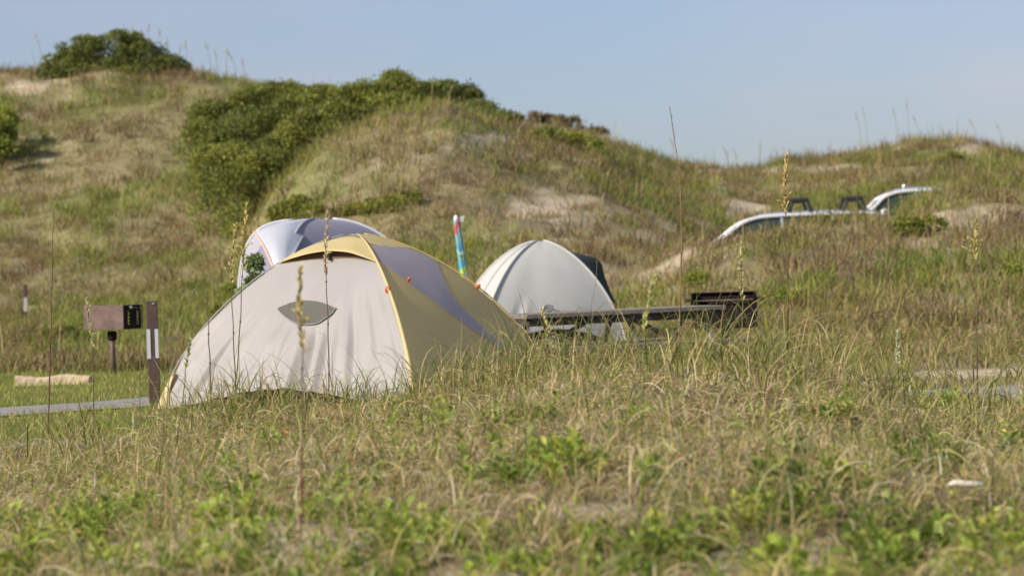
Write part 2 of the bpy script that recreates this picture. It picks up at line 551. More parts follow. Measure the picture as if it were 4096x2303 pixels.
mg = bpy.data.materials.new('ground')
mg.use_nodes = True
t = mg.node_tree
b = t.nodes['Principled BSDF']
b.inputs['Roughness'].default_value = 0.95
b.inputs['Specular IOR Level'].default_value = 0.1
at = t.nodes.new('ShaderNodeAttribute')
at.attribute_name = 'Col'
tcn = t.nodes.new('ShaderNodeTexCoord')
n1 = t.nodes.new('ShaderNodeTexNoise')
n1.inputs['Scale'].default_value = 5.0
n1.inputs['Detail'].default_value = 8
n1.inputs['Roughness'].default_value = .7
t.links.new(tcn.outputs['Object'], n1.inputs['Vector'])
rr = t.nodes.new('ShaderNodeMapRange')
rr.inputs[1].default_value = .3
rr.inputs[2].default_value = .7
rr.inputs[3].default_value = .72
rr.inputs[4].default_value = 1.22
t.links.new(n1.outputs['Fac'], rr.inputs[0])
vm = t.nodes.new('ShaderNodeVectorMath')
vm.operation = 'SCALE'
t.links.new(at.outputs['Color'], vm.inputs[0])
t.links.new(rr.outputs[0], vm.inputs['Scale'])
t.links.new(vm.outputs[0], b.inputs['Base Color'])
bp = t.nodes.new('ShaderNodeBump')
bp.inputs['Strength'].default_value = .8
bp.inputs['Distance'].default_value = .06
t.links.new(n1.outputs['Fac'], bp.inputs['Height'])
t.links.new(bp.outputs[0], b.inputs['Normal'])
g = fast_mesh('ground', V, Q, mg, col=col, smooth=True)
g['kind'] = 'structure'


# ------------------------------------------------------------------ road and path (sheets laid on the terrain)
def ribbon(name, pts, width, material, lift):
    pts = np.array(pts, float)
    s = np.concatenate([[0], np.cumsum(np.linalg.norm(np.diff(pts, axis=0), axis=1))])
    si = np.linspace(0, s[-1], 160)
    c = pchip(s, pts, si)
    tg = np.gradient(c, axis=0)
    tg /= np.linalg.norm(tg, axis=1)[:, None]
    nr = np.stack([-tg[:, 1], tg[:, 0]], -1)
    G = []
    for k in np.linspace(-.5, .5, 13):
        edge = .06 * (fbm(si / .5, np.full_like(si, k), 5, 2) - .5) * (abs(k) > .49)
        q = c + nr * ((k * width) + edge)[:, None] if np.ndim(edge) else c + nr * k * width
        G.append(np.stack([q[:, 0], q[:, 1], terr(q[:, 0], q[:, 1]) + lift], -1))
    o = MB().grid(np.array(G).transpose(1, 0, 2)).build(name, material, None, smooth=True)
    o['kind'] = 'structure'
    return o


M_asph = mat('asphalt', (.27, .26, .25), .95, noise=.3, nscale=30, bump=.3)
ROAD = [(-16, 19), (-8, 22.3), (-3.4, 24.9), (-1, 26.6), (1.0, 28.0), (3.6, 29.9), (8, 32), (18, 35)]
PATH = [(-14, 24), (-8, 29.3), (-4.4, 32.9), (-3.2, 34.7), (-2.2, 36.6), (-1.6, 37.6)]
ribbon('road', ROAD, 2.5, M_asph, .012)
ribbon('path', PATH, 1.5, M_asph, .012)


def near_line(x, y, line, wd):
    line = np.array(line, float)
    best = np.full(np.shape(x), 1e9)
    for a, b_ in zip(line[:-1], line[1:]):
        ab = b_ - a
        t_ = np.clip(((x - a[0]) * ab[0] + (y - a[1]) * ab[1]) / (ab @ ab), 0, 1)
        best = np.minimum(best, np.hypot(x - a[0] - t_ * ab[0], y - a[1] - t_ * ab[1]))
    return best < wd


def on_paving(x, y):
    return near_line(x, y, ROAD, 1.3) | near_line(x, y, PATH, .8)


# ------------------------------------------------------------------ blades
def blades(pos, head, L, phi0, bend, gam, wid, c0, c1, K=4, twist=None, side=None):
    """arching tapered ribbons. pos n x 3, head heading angle, L length, phi0 first lean, bend extra lean at tip"""
    n = len(pos)
    t = np.linspace(0, 1, K + 1)
    tm = (t[:-1] + t[1:]) / 2
    ph = phi0[:, None] + bend[:, None] * tm[None, :] ** gam[:, None]
    dl = (L / K)[:, None]
    hx = np.concatenate([np.zeros((n, 1)), np.cumsum(np.sin(ph) * dl, 1)], 1)
    hz = np.concatenate([np.zeros((n, 1)), np.cumsum(np.cos(ph) * dl, 1)], 1)
    side = side if side is not None else np.zeros(n)
    hs = (side * L)[:, None] * (t ** 2)[None, :]
    ch, sh = np.cos(head)[:, None], np.sin(head)[:, None]
    cen = np.stack([pos[:, 0:1] + hx * ch - hs * sh, pos[:, 1:2] + hx * sh + hs * ch, pos[:, 2:3] + hz], -1)
    tw = (twist if twist is not None else rng.uniform(-1, 1, n))[:, None]
    # ribbon width: across the heading, rolled by tw
    wx, wy = -np.sin(head)[:, None], np.cos(head)[:, None]
    ex = np.stack([wx * np.cos(tw) + 0 * t, wy * np.cos(tw) + 0 * t, np.sin(tw) + 0 * t], -1)
    pr = np.clip(1.0 - t ** 2.2, .06, 1) * np.clip(.55 + t * 1.6, 0, 1)
    hw = (wid / 2)[:, None, None] * pr[None, :, None]
    Lf, Rt = cen - ex * hw, cen + ex * hw
    V = np.stack([Lf, Rt], 2).reshape(-1, 3)
    cc = c0[:, None, :] * (1 - t[None, :, None]) + c1[:, None, :] * t[None, :, None]
    cc = np.repeat(cc[:, :, None, :], 2, 2).reshape(-1, 3)
    base = (np.arange(n) * (K + 1) * 2)[:, None] + (np.arange(K) * 2)[None, :]
    Q = np.stack([base, base + 1, base + 3, base + 2], -1).reshape(-1, 4)
    return V, Q, cc


class Acc:
    def __init__(s):
        s.V, s.Q, s.c, s.n = [], [], [], 0

    def add(s, V, Q, c):
        s.V.append(V)
        s.Q.append(Q + s.n)
        s.c.append(c)
        s.n += len(V)

    def build(s, name, material, parent=None):
        return fast_mesh(name, np.concatenate(s.V), np.concatenate(s.Q), material, parent, col=np.concatenate(s.c))


def jit(base, n, s=.25):
    b = np.asarray(base, float)
    k = 1 + rng.normal(0, s, (n, 1))
    return np.clip(b * np.clip(k, .4, 1.8) * (1 + rng.normal(0, s * .35, (n, 3))), .004, .9)


STRAW = np.array([.55, .43, .215])
PALE = np.array([.64, .54, .37])
BRN = np.array([.25, .175, .095])
GRN = np.array([.175, .225, .04])
LIME = np.array([.31, .36, .06])
OLIVE = np.array([.31, .295, .09])


def pick(cols, probs, n):
    k = rng.choice(len(cols), n, p=np.array(probs) / sum(probs))
    return np.array(cols)[k]


def scatter(n, d0, d1, power=1.0, p0=-110, p1=1134):
    q_ = rng.uniform(0, 1, n)
    u = rng.uniform(0, 1, n)
    e = power + 1
    d = (d0 ** e + u * (d1 ** e - d0 ** e)) ** (1 / e)
    xa, xb = (p0 - 512) / F * d - 1.0, (p1 - 512) / F * d + 1.0
    x = xa + (xb - xa) * q_
    return x, d, terr(x, d)


def dens(x, y, seed, sc_=.6, lo=.4, hi=.62):
    return sstep(lo, hi, fbm(x / sc_, y / sc_, seed, 3))


# ---- foreground mound: dry litter, green shoots
acc = Acc()
# 1 flat-lying dry litter
x, y, z = scatter(108000, 11.0, 25.6, .35)
px, py = proj(np.stack([x, y, z], -1))
sd = zones(x, y, z)[0]
left = sstep(220, 60, px) if False else 1 - sstep(60, 220, px)
keep = (rng.uniform(0, 1, len(x)) > sd * .95) & ~((y > 24.1) & (rng.uniform(0, 1, len(x)) < left)) & ~(on_paving(x, y) & (y > 24.2))
# more litter on the upper part of the mound, greener towards the viewer
keep &= rng.uniform(0, 1, len(x)) < (.45 + .55 * sstep(12.5, 18, y)) * (.35 + .65 * dens(x, y, 171, .8, .36, .56))
x, y, z = x[keep], y[keep], z[keep]
n = len(x)
c = pick([STRAW, PALE, BRN, OLIVE, LIME, np.array([.30, .15, .085])], [.38, .24, .16, .13, .03, .06], n)
V, Q, cc = blades(np.stack([x, y, z + rng.uniform(0, .04, n)], -1), rng.uniform(0, 6.283, n), rng.uniform(.05, .19, n), rng.uniform(.35, 1.4, n), rng.uniform(.4, 1.9, n), rng.uniform(.8, 1.8, n), rng.uniform(.0035, .0075, n), jit(c, n, .3), jit(c * 1.1, n, .3), 4, side=rng.normal(0, .12, n))
acc.add(V, Q, cc)
# 2 short green shoots, patchy
x, y, z = scatter(48000, 11.0, 25.4, .35)
px, py = proj(np.stack([x, y, z], -1))
left = 1 - sstep(60, 220, px)
keep = (rng.uniform(0, 1, len(x)) < .30 + .7 * dens(x, y, 101, .9, .42, .6)) & ~((y > 24.0) & (rng.uniform(0, 1, len(x)) < left)) & ~(on_paving(x, y) & (y > 24.2))
keep &= rng.uniform(0, 1, len(x)) > zones(x, y, z)[0] * .85
x, y, z = x[keep], y[keep], z[keep]
n = len(x)
c = pick([GRN, LIME, OLIVE, STRAW], [.20, .22, .30, .28], n)
V, Q, cc = blades(np.stack([x, y, z], -1), rng.uniform(0, 6.283, n), rng.uniform(.04, .12, n) * (.8 + .5 * sstep(15, 21, y)), rng.uniform(0, .55, n), rng.uniform(.1, 1.3, n), rng.uniform(1, 2, n), rng.uniform(.0045, .010, n), jit(c, n, .25), jit(c * 1.15, n, .25), 3)
acc.add(V, Q, cc)
# 3 arching dry hoops standing above the litter
x, y, z = scatter(12800, 11.2, 25.4, .8)
px, py = proj(np.stack([x, y, z], -1))
keep = (rng.uniform(0, 1, len(x)) < .3 + .7 * dens(x, y, 111, .7)) & ~((y > 24) & (rng.uniform(0, 1, len(x)) < (1 - sstep(60, 220, px)))) & ~(on_paving(x, y) & (y > 24.2))
x, y, z = x[keep], y[keep], z[keep]
n = len(x)
c = pick([STRAW, PALE, BRN, OLIVE, LIME], [.36, .18, .12, .22, .12], n)
V, Q, cc = blades(np.stack([x, y, z], -1), rng.uniform(0, 6.283, n), rng.uniform(.14, .36, n), rng.uniform(.1, .8, n), rng.uniform(1.3, 2.7, n), rng.uniform(1.2, 2.4, n), rng.uniform(.0042, .0078, n), jit(c, n), jit(c * 1.15, n), 7, side=rng.normal(0, .1, n))
acc.add(V, Q, cc)


# 4 green tussocks: long thin blades, tall along the crest
def tussocks(cxs, cys, nb, Lm, spread=.10, dry=.25):
    for x0, y0, k, L_ in zip(cxs, cys, nb, Lm):
        k = int(k)
        xx = x0 + rng.normal(0, spread, k)
        yy = y0 + rng.normal(0, spread, k)
        zz = terr(xx, yy)
        cA = pick([GRN * .72, LIME * .7, OLIVE * .8, STRAW], [.54, .24, .14, dry * .45], k)
        tip = np.where(rng.uniform(0, 1, (k, 1)) < .45, STRAW * 1.05, cA * 1.1)
        hd = rng.uniform(0, 6.283, k)
        curl = rng.uniform(0, 1, k) < .28
        bend = np.where(curl, rng.uniform(1.8, 3.6, k), rng.uniform(.3, 1.5, k))
        V, Q, cc = blades(np.stack([xx, yy, zz], -1), hd, L_ * rng.uniform(.55, 1.12, k), rng.uniform(.05, .62, k), bend, np.where(curl, rng.uniform(2.4, 4, k), rng.uniform(1.2, 2.2, k)), rng.uniform(.006, .0095, k), jit(cA, k, .18), jit(tip, k, .18), 9, side=rng.normal(0, .06, k))
        acc.add(V, Q, cc)


def on_crest(px, d):
    a = (np.asarray(px) - 512) / F
    return a * d, d


# crest tussocks, (photo column range, count, length range)
for (pa, pb, cnt, l0, l1, k0, k1) in [(-60, 150, 26, .30, .52, 6, 12), (150, 260, 24, .36, .56, 8, 16), (260, 420, 44, .30, .56, 6, 13), (415, 540, 27, .36, .66, 7, 15), (540, 700, 40, .36, .74, 6, 15), (700, 790, 24, .38, .72, 6, 14), (790, 900, 13, .32, .56, 6, 12), (900, 1130, 26, .34, .60, 6, 12), (1130, 1320, 18, .34, .60, 6, 12), (-240, -60, 14, .30, .5, 6, 12)]:
    d = rng.uniform(21.8, 24.6, cnt)
    X, D = on_crest(rng.uniform(pa, pb, cnt), d)
    tussocks(X, D, rng.integers(k0, k1, cnt), rng.uniform(l0, l1, cnt))
# a thicker belt of shorter green blades along the right-hand crest
cnt = 58
X, D = on_crest(rng.uniform(425, 830, cnt), rng.uniform(21.6, 24.2, cnt))
tussocks(X, D, rng.integers(12, 24, cnt), rng.uniform(.26, .48, cnt), .13, .6)
# scattered over the mound
x, y, z = scatter(430, 12, 23.5, .8)
tussocks(x, y, rng.integers(4, 13, len(x)), rng.uniform(.14, .32, len(x)) + .06 * sstep(560, 800, proj(np.stack([x, y, z], -1))[0]), .07, .5)
o = acc.build('grass', M_blade)
tag(o, 'tangle of dry tan and green dune grass covering the low mound', 'grass', kind='stuff')

# ---- mown lawn of the campsite
acc = Acc()
x, y, z = scatter(70000, 24.2, 52, .2, -60, 800)
px, py = proj(np.stack([x, y, z], -1))
s_, g_, d_, l_ = zones(x, y, z)
keep = ~on_paving(x, y) & (rng.uniform(0, 1, len(x)) > s_)
x, y, z = x[keep], y[keep], z[keep]
n = len(x)
patch = fbm(x / 1.6, y / 2.0, 130, 3)
c = np.where((patch > .52)[:, None], pick([GRN, LIME, OLIVE], [.4, .4, .2], n), pick([LIME, OLIVE, STRAW], [.4, .45, .15], n))
V, Q, cc = blades(np.stack([x, y, z], -1), rng.uniform(0, 6.283, n), rng.uniform(.03, .085, n), rng.uniform(0, .5, n), rng.uniform(.1, 1.2, n), rng.uniform(1, 2, n), rng.uniform(.006, .012, n), jit(c, n, .18), jit(c, n, .18), 2)
acc.add(V, Q, cc)
o = acc.build('lawn_grass', M_blade)
tag(o, 'short mown green grass of the campsite', 'grass', kind='stuff')

# ---- dune grass on the hills
acc = Acc()
NT = 24500
x, y, z = scatter(21000, 46, 112, .7, -130, 1150)
x2_, y2_, z2_ = scatter(3500, 29, 47, .5, 500, 1150)
x, y, z = np.concatenate([x, x2_]), np.concatenate([y, y2_]), np.concatenate([z, z2_])
s_, g_, d_, l_ = zones(x, y, z)
kind = rng.uniform(0, 1, NT)
keep = (rng.uniform(0, 1, NT) > s_ * 1.8) & ~on_paving(x, y) & ~((y < 40) & (proj(np.stack([x, y, z], -1))[0] > 850) & (rng.uniform(0, 1, NT) < .8))
x, y, z, g_, d_ = x[keep], y[keep], z[keep], g_[keep], d_[keep]
nT = len(x)
K_ = 11
idx = np.repeat(np.arange(nT), K_)
n = len(idx)
cl = np.where((rng.uniform(0, 1, nT) < g_ * .85)[:, None], pick([GRN * 1.1, LIME * .8, OLIVE], [.35, .30, .35], nT),
              np.where((rng.uniform(0, 1, nT) < d_ * .9)[:, None], pick([BRN, BRN * 1.3, STRAW * .6], [.5, .3, .2], nT), pick([STRAW * .70, OLIVE * .85, OLIVE * .7, BRN * 1.0], [.27, .36, .25, .12], nT)))
cl = jit(cl, nT, .16)
bx = x[idx] + rng.normal(0, .10, n)
by = y[idx] + rng.normal(0, .14, n)
Lh = (rng.uniform(.16, .40, nT) * (.75 + .5 * g_))[idx] * rng.uniform(.6, 1.15, n)
V, Q, cc = blades(np.stack([bx, by, terr(bx, by) - .02], -1), rng.uniform(0, 6.283, n), Lh, rng.uniform(0, .6, n), rng.uniform(.2, 1.6, n), rng.uniform(1, 2, n), rng.uniform(.012, .024, n), jit(cl[idx], n, .12), jit(cl[idx] * 1.1, n, .12), 3)
acc.add(V, Q, cc)
# bigger clumps that throw shade
x, y, z = scatter(3300, 46, 110, .6, -130, 1150)
s_, g_, d_, l_ = zones(x, y, z)
keep = rng.uniform(0, 1, len(x)) > s_ * .8
x, y, z, g_, d_ = x[keep], y[keep], z[keep], g_[keep], d_[keep]
nT = len(x)
cl = np.where((rng.uniform(0, 1, nT) < g_)[:, None], pick([GRN, GRN * .8, LIME * .8], [.4, .3, .3], nT), pick([BRN * .8, BRN, STRAW * .6, OLIVE * .8], [.3, .25, .2, .25], nT))
cl = jit(cl, nT, .15)
idx = np.repeat(np.arange(nT), 34)
n = len(idx)
sp = rng.uniform(.12, .36, nT)[idx]
bx = x[idx] + rng.normal(0, 1, n) * sp
by = y[idx] + rng.normal(0, 1, n) * sp
Lh = rng.uniform(.22, .5, nT)[idx] * rng.uniform(.5, 1.1, n)
V, Q, cc = blades(np.stack([bx, by, terr(bx, by) - .02], -1), rng.uniform(0, 6.283, n), Lh, rng.uniform(0, .7, n), rng.uniform(.2, 1.6, n), rng.uniform(1, 2, n), rng.uniform(.014, .028, n), jit(cl[idx], n, .15), jit(cl[idx] * 1.1, n, .15), 3)
acc.add(V, Q, cc)
# fringe of grass along the right-hand skyline
for _ in range(120):
    x0, d0 = on_crest(random.uniform(775, 1080), random.uniform(102, 109))
    k = random.randint(8, 22)
    bx, by = x0 + rng.normal(0, .12, k), d0 + rng.normal(0, .15, k)
    cf = jit(np.tile(random.choice([STRAW * .8, OLIVE * .8, OLIVE, BRN]), (k, 1)), k, .15)
    V, Q, cc = blades(np.stack([bx, by, terr(bx, by) - .02], -1), rng.uniform(0, 6.283, k), random.uniform(.3, .62) * rng.uniform(.5, 1.1, k), rng.uniform(0, .4, k), rng.uniform(.1, 1.0, k), rng.uniform(1, 2, k), rng.uniform(.012, .022, k), cf, cf, 3)
    acc.add(V, Q, cc)
# taller pale stems
x, y, z = scatter(1000, 48, 108, .6, -100, 1130)
n = len(x)
c = pick([STRAW, STRAW * .8, OLIVE], [.5, .3, .2], n)
V, Q, cc = blades(np.stack([x, y, z], -1), rng.uniform(0, 6.283, n), rng.uniform(.4, .8, n), rng.uniform(0, .2, n), rng.uniform(0, .5, n), rng.uniform(1, 2, n), rng.uniform(.012, .02, n), jit(c, n, .15), jit(c, n, .15), 3)
acc.add(V, Q, cc)
o = acc.build('dune_grass', M_blade)
tag(o, 'green, straw and brown grass tufts all over the dune slopes', 'dune grass', kind='stuff')


# ------------------------------------------------------------------ leaves
def leaf_faces(pos, axis, nrm, ln, wd, c, fold=.25, pts=4):
    """folded pointed-oval leaves: two quads each. pos n x3 base, axis unit direction, nrm approx normal"""
    n = len(pos)
    ax = axis / np.linalg.norm(axis, axis=1)[:, None]
    sd = np.cross(ax, nrm)
    sd /= np.linalg.norm(sd, axis=1)[:, None] + 1e-9
    nn = np.cross(sd, ax)
    ln, wd = ln[:, None], wd[:, None]
    b = pos
    tip = pos + ax * ln - nn * ln * .15
    ml = pos + ax * ln * .5 + sd * wd * .5 + nn * wd * fold
    mr = pos + ax * ln * .5 - sd * wd * .5 + nn * wd * fold
    mc = pos + ax * ln * .55
    V = np.stack([b, ml, tip, mr, mc], 1).reshape(-1, 3)
    k = (np.arange(n) * 5)[:, None]
    T = np.concatenate([k + np.array([[0, 4, 1, 1]])[:, :3], k + np.array([[4, 2, 1]]), k + np.array([[0, 3, 4]]), k + np.array([[4, 3, 2]])], 0)
    return V, T, np.repeat(c, 5, 0)


def unit(v):
    return v / (np.linalg.norm(v, axis=-1, keepdims=True) + 1e-9)


class AccT(Acc):
    pass


# ---- broad-leaved ground cover on the mound
def leafy(acc_, x0, y0, nst, hgt, lf, cbase, spread):
    """a low plant of several leafy shoots"""
    for _ in range(int(nst)):
        xx, yy = x0 + random.gauss(0, spread), y0 + random.gauss(0, spread)
        zz = float(terr(xx, yy))
        k = random.randint(7, 13)
        h = hgt * random.uniform(.5, 1.1)
        ln = np.array([random.uniform(-.35, .35), random.uniform(-.35, .35), 1.0])
        tt = np.linspace(.15, 1, k)
        base = np.array([xx, yy, zz]) + tt[:, None] * h * ln
        ang = np.arange(k) * 2.4 + random.uniform(0, 6)
        up = rng.uniform(.15, .9, k) + .8 * tt ** 3
        ax = np.stack([np.cos(ang), np.sin(ang), up], -1)
        nr = np.tile(np.array([0, 0, 1.]), (k, 1)) + rng.normal(0, .3, (k, 3))
        L = lf * rng.uniform(.7, 1.2, k) * (1.1 - .35 * tt)
        V, T, c = leaf_faces(base, ax, nr, L, L * rng.uniform(.38, .6, k), jit(cbase, k, .16))
        acc_.add(V, T, c)


LEAFC = [np.array([.27, .36, .055]), np.array([.35, .42, .065]), np.array([.21, .27, .05]), np.array([.42, .44, .10])]
COVER = [(60, 545, 90, 26, 40), (130, 520, 60, 18, 22), (235, 520, 46, 18, 26), (300, 560, 80, 16, 18), (350, 520, 20, 20, 10), (420, 555, 60, 16, 22), (640, 560, 120, 18, 20),
         (700, 570, 80, 12, 14), (900, 545, 110, 24, 26), (1000, 560, 60, 20, 30), (840, 420, 50, 10, 16), (960, 410, 40, 12, 16), (560, 475, 60, 14, 16), (800, 520, 60, 16, 12),
         (500, 500, 200, 40, 14), (820, 480, 160, 40, 16), (200, 470, 160, 40, 18), (480, 430, 80, 14, 12), (300, 430, 100, 16, 8), (660, 440, 80, 20, 12), (1020, 470, 40, 40, 12)]
acc = AccT()


def ground_at(px, py, far=60):
    """where the sight line through a photo position meets the terrain"""
    ds = np.arange(9, far, .05)
    v = fw * F + RT * (px - W / 2) + UP * (H / 2 - py)
    pts = EYE + v[None, :] * (ds / v[1])[:, None]
    below = pts[:, 2] < terr(pts[:, 0], pts[:, 1])
    k = int(np.argmax(below)) if below.any() else len(ds) - 1
    return pts[k]


for (bx, by, rx, ry, cnt) in COVER + [(1180, 500, 120, 60, 40), (-150, 520, 110, 50, 36), (100, 585, 120, 20, 26), (380, 590, 160, 18, 20), (640, 588, 140, 18, 20), (900, 588, 150, 20, 30)]:
    for _ in range(int(cnt * (.62 if by < 515 else .42))):
        p = ground_at(bx + random.gauss(0, rx * .5), min(604, by + random.gauss(0, ry * .5)))
        if p[1] > 24.5:
            continue
        big = 1.35 if p[1] < 16.5 else 1.0
        leafy(acc, p[0], p[1], random.randint(3, 7), random.uniform(.08, .16), big * random.choice([.5, .75, 1, 1, 1.2]) * random.uniform(.038, .062), random.choice(LEAFC), .06)
# tiny leaves everywhere
x, y, z = scatter(1200, 11.5, 23.5, .4)
k9 = dens(x, y, 140, .8, .45, .62)
for x0, y0, kk in zip(x, y, k9):
    if random.random() < .25 + .75 * kk:
        leafy(acc, x0, y0, 1, random.uniform(.03, .08), random.uniform(.018, .032), random.choice(LEAFC), .04)
o = acc.build('ground_cover', M_leaf)
tag(o, 'low bright green broad-leaved plants spread through the dry grass', 'ground cover', kind='stuff')

# single leafy weeds that stand out
WEEDS = [(427, 447, .26, 9, .05, LEAFC[1], 'upright light green leafy weed just below the right front corner of the cream tent'),
         (420, 470, .16, 6, .055, LEAFC[0], 'darker leafy weed close under the upright weed near the cream tent'),
         (522, 432, .17, 6, .05, LEAFC[1], 'small pointed-leaf weed in dry grass below the left end of the picnic table'),
         (520, 484, .20, 9, .06, LEAFC[0], 'bushy broad-leaved weed in the middle of the mound, left one of a close pair'),
         (572, 484, .20, 9, .06, LEAFC[1], 'bushy broad-leaved weed in the middle of the mound, right one of a close pair'),
         (768, 445, .20, 8, .05, LEAFC[3], 'yellow-green leafy weed beside a dark hollow on the mound'),
         (945, 432, .24, 9, .045, LEAFC[1], 'tall light green weed near the red scrap on the mound'),
         (925, 478, .20, 12, .06, LEAFC[2], 'dark green rounded weed above the pale stick on the mound'),
         (962, 474, .17, 9, .055, LEAFC[0], 'dark leafy weed directly beside the pale stick, right of the rounded weed'),
         (225, 530, .13, 9, .055, LEAFC[1], 'spreading bright weed on bare soil at lower left, right one of two'),
         (105, 535, .15, 10, .055, LEAFC[0], 'spreading bright weed at lower left below the mailbox-like grill'),
         (275, 402 + 48, .10, 5, .04, LEAFC[2], 'tiny dark weed by the orange scrap below the cream tent')]
WEEDS[10] = WEEDS[10][:6] + ('spreading bright weed in the bottom left corner, left one of two',)
for (px, py, hg, ns, lf, cb, lab) in WEEDS:
    p = ground_at(px, py)
    th = thing('leafy_weed', lab, 'weed', (p[0], p[1], float(terr(p[0], p[1]))), 'leafy weeds on the grassy mound')
    a_ = AccT()
    leafy(a_, p[0], p[1], ns, hg, lf, cb, .08)
    a_.build('leaves', M_leaf, th)
    mb = MB()
    for _ in range(max(3, ns // 2)):
        bx_, by_ = p[0] + random.gauss(0, .05), p[1] + random.gauss(0, .05)
        zb = float(terr(bx_, by_))
        mb.tube([(p[0], p[1], float(terr(p[0], p[1]))), (bx_, by_, zb + .01), (bx_ + random.gauss(0, .02), by_, zb + hg * .5), (bx_ + random.gauss(0, .04), by_, zb + hg * .9)], [.005, .004, .003, .002], 5)
    mb.build('stem', M_leaf, th, col=(.12, .15, .04))


# ------------------------------------------------------------------ shrubs
def shrub(name, label, lobes, nleaf, leaf, cols, d_axis=None, group=None, cat='bush', stems=True, skirt=.35, clump=.3, sit=False):
    """lobes: (photo column, photo row of centre, depth, half width m, half depth m, half height m)"""
    cs, rs = [], []
    for (px, py, d, rx, ry, rz) in lobes:
        c_ = P(px, py, d)
        if sit:          # stand the lobe on the slope
            c_ = ground_at(px, py + .7 * rz * F / d, 130)
            c_[2] = float(terr(c_[0], c_[1])) + rz * .45
        cs.append(c_)
        rs.append((rx, ry, rz))
    cs, rs = np.array(cs), np.array(rs)
    base = cs[0].copy()
    base[2] = float(terr(base[0], base[1]))
    th = thing(name, label, cat, base, group)
    vol = (rs[:, 0] * rs[:, 1] + rs[:, 0] * rs[:, 2]) + .01
    # leafy clumps over the lobes' surface and inside
    ncl = max(12, int(nleaf / 150))
    li = rng.choice(len(cs), ncl, p=vol / vol.sum())
    dirs = unit(rng.normal(0, 1, (ncl, 3)))
    dirs[:, 2] = np.where(dirs[:, 2] < -.35, -dirs[:, 2], dirs[:, 2])
    rad = rng.uniform(.62, 1.0, ncl) ** .7 * (1 + (rng.uniform(0, 1, ncl) < .12) * rng.uniform(0, .18, ncl))
    cc = cs[li] + dirs * rs[li] * rad[:, None]
    gl = terr(cc[:, 0], cc[:, 1])
    drop = (rng.uniform(0, 1, ncl) < skirt) & (cc[:, 2] > gl + .15)
    cc[:, 2] = np.where(drop, gl + (cc[:, 2] - gl) * rng.uniform(.05, 1, ncl), cc[:, 2])
    tone = rng.choice(len(cols), ncl)
    ctone = np.array(cols)[tone] * rng.uniform(.75, 1.25, (ncl, 1))
    k = np.repeat(np.arange(ncl), nleaf // ncl)
    n = len(k)
    csz = clump * rng.uniform(.55, 1.25, ncl)
    dd = unit(rng.normal(0, 1, (n, 3)) + dirs[k] * .9 + np.array([0, 0, .35]))
    off = dd * csz[k][:, None] * (rng.uniform(.35, 1.0, n) ** .6 * (1 + .35 * (rng.uniform(0, 1, n) < .10)))[:, None] * np.array([1.15, 1.0, .85])
    pos = cc[k] - dirs[k] * csz[k][:, None] * .6 + off
    gz = terr(pos[:, 0], pos[:, 1])
    ok = pos[:, 2] > gz + .02
    pos, k, dd = pos[ok], k[ok], dd[ok]
    n = len(pos)
    ax = unit(dd + rng.normal(0, .55, (n, 3)) + np.array([0, 0, .2]))
    nr = unit(dd + rng.normal(0, .38, (n, 3)) + np.array([0, 0, .35]))
    L = leaf * rng.uniform(.7, 1.3, n)
    V, T, c = leaf_faces(pos, ax, nr, L, L * rng.uniform(.45, .65, n), jit(ctone[k], n, .14))
    fast_mesh('crown', V, T, M_shrub, th, col=c)
    mb = MB()
    for i in range(len(cs)):
        tx = cs[i] + unit(rng.normal(0, 1, 3)) * rs[i] * .3
        tx[2] = max(tx[2], float(terr(tx[0], tx[1])) + .08)
        g0 = base + np.array([random.gauss(0, .02), random.gauss(0, .02), -.05])
        mid = g0 * .4 + tx * .6
        mid[2] = float(terr(mid[0], mid[1])) + .06
        mb.tube([g0, mid, tx], [.035, .025, .012], 5)
    mb.build('stem', M_bark, th)
    return th


M_bark = mat('bark', (.12, .09, .065), .9, noise=.3, nscale=8)
G1 = [(.14, .17, .04), (.18, .205, .045), (.11, .135, .034), (.21, .225, .05)]
G2 = [(.19, .22, .045), (.24, .26, .05), (.15, .175, .04), (.28, .28, .06)]
G3 = [(.24, .28, .045), (.29, .31, .05), (.19, .22, .04)]
GB = [(.20, .165, .09), (.15, .13, .07), (.25, .20, .11)]
shrub('bush', 'big rounded dark green bush crowning the left dune against the sky',
      [(110, 66, 96.5, 1.5, .9, .90), (76, 72, 96.3, .95, .8, .48), (152, 74, 96.3, 1.0, .8, .52), (56, 74, 96, .45, .6, .25), (176, 82, 95.8, .4, .5, .18), (112, 78, 95.8, 1.5, .6, .3)], 62000, .062, G1, clump=.22)
shrub('bush', 'light green bush cut off by the left edge of the photo, low on the dune',
      [(-4, 138, 88, .36, .5, .55), (4, 120, 89, .26, .4, .28), (2, 152, 87, .25, .4, .25)], 6000, .085, G3, clump=.24)
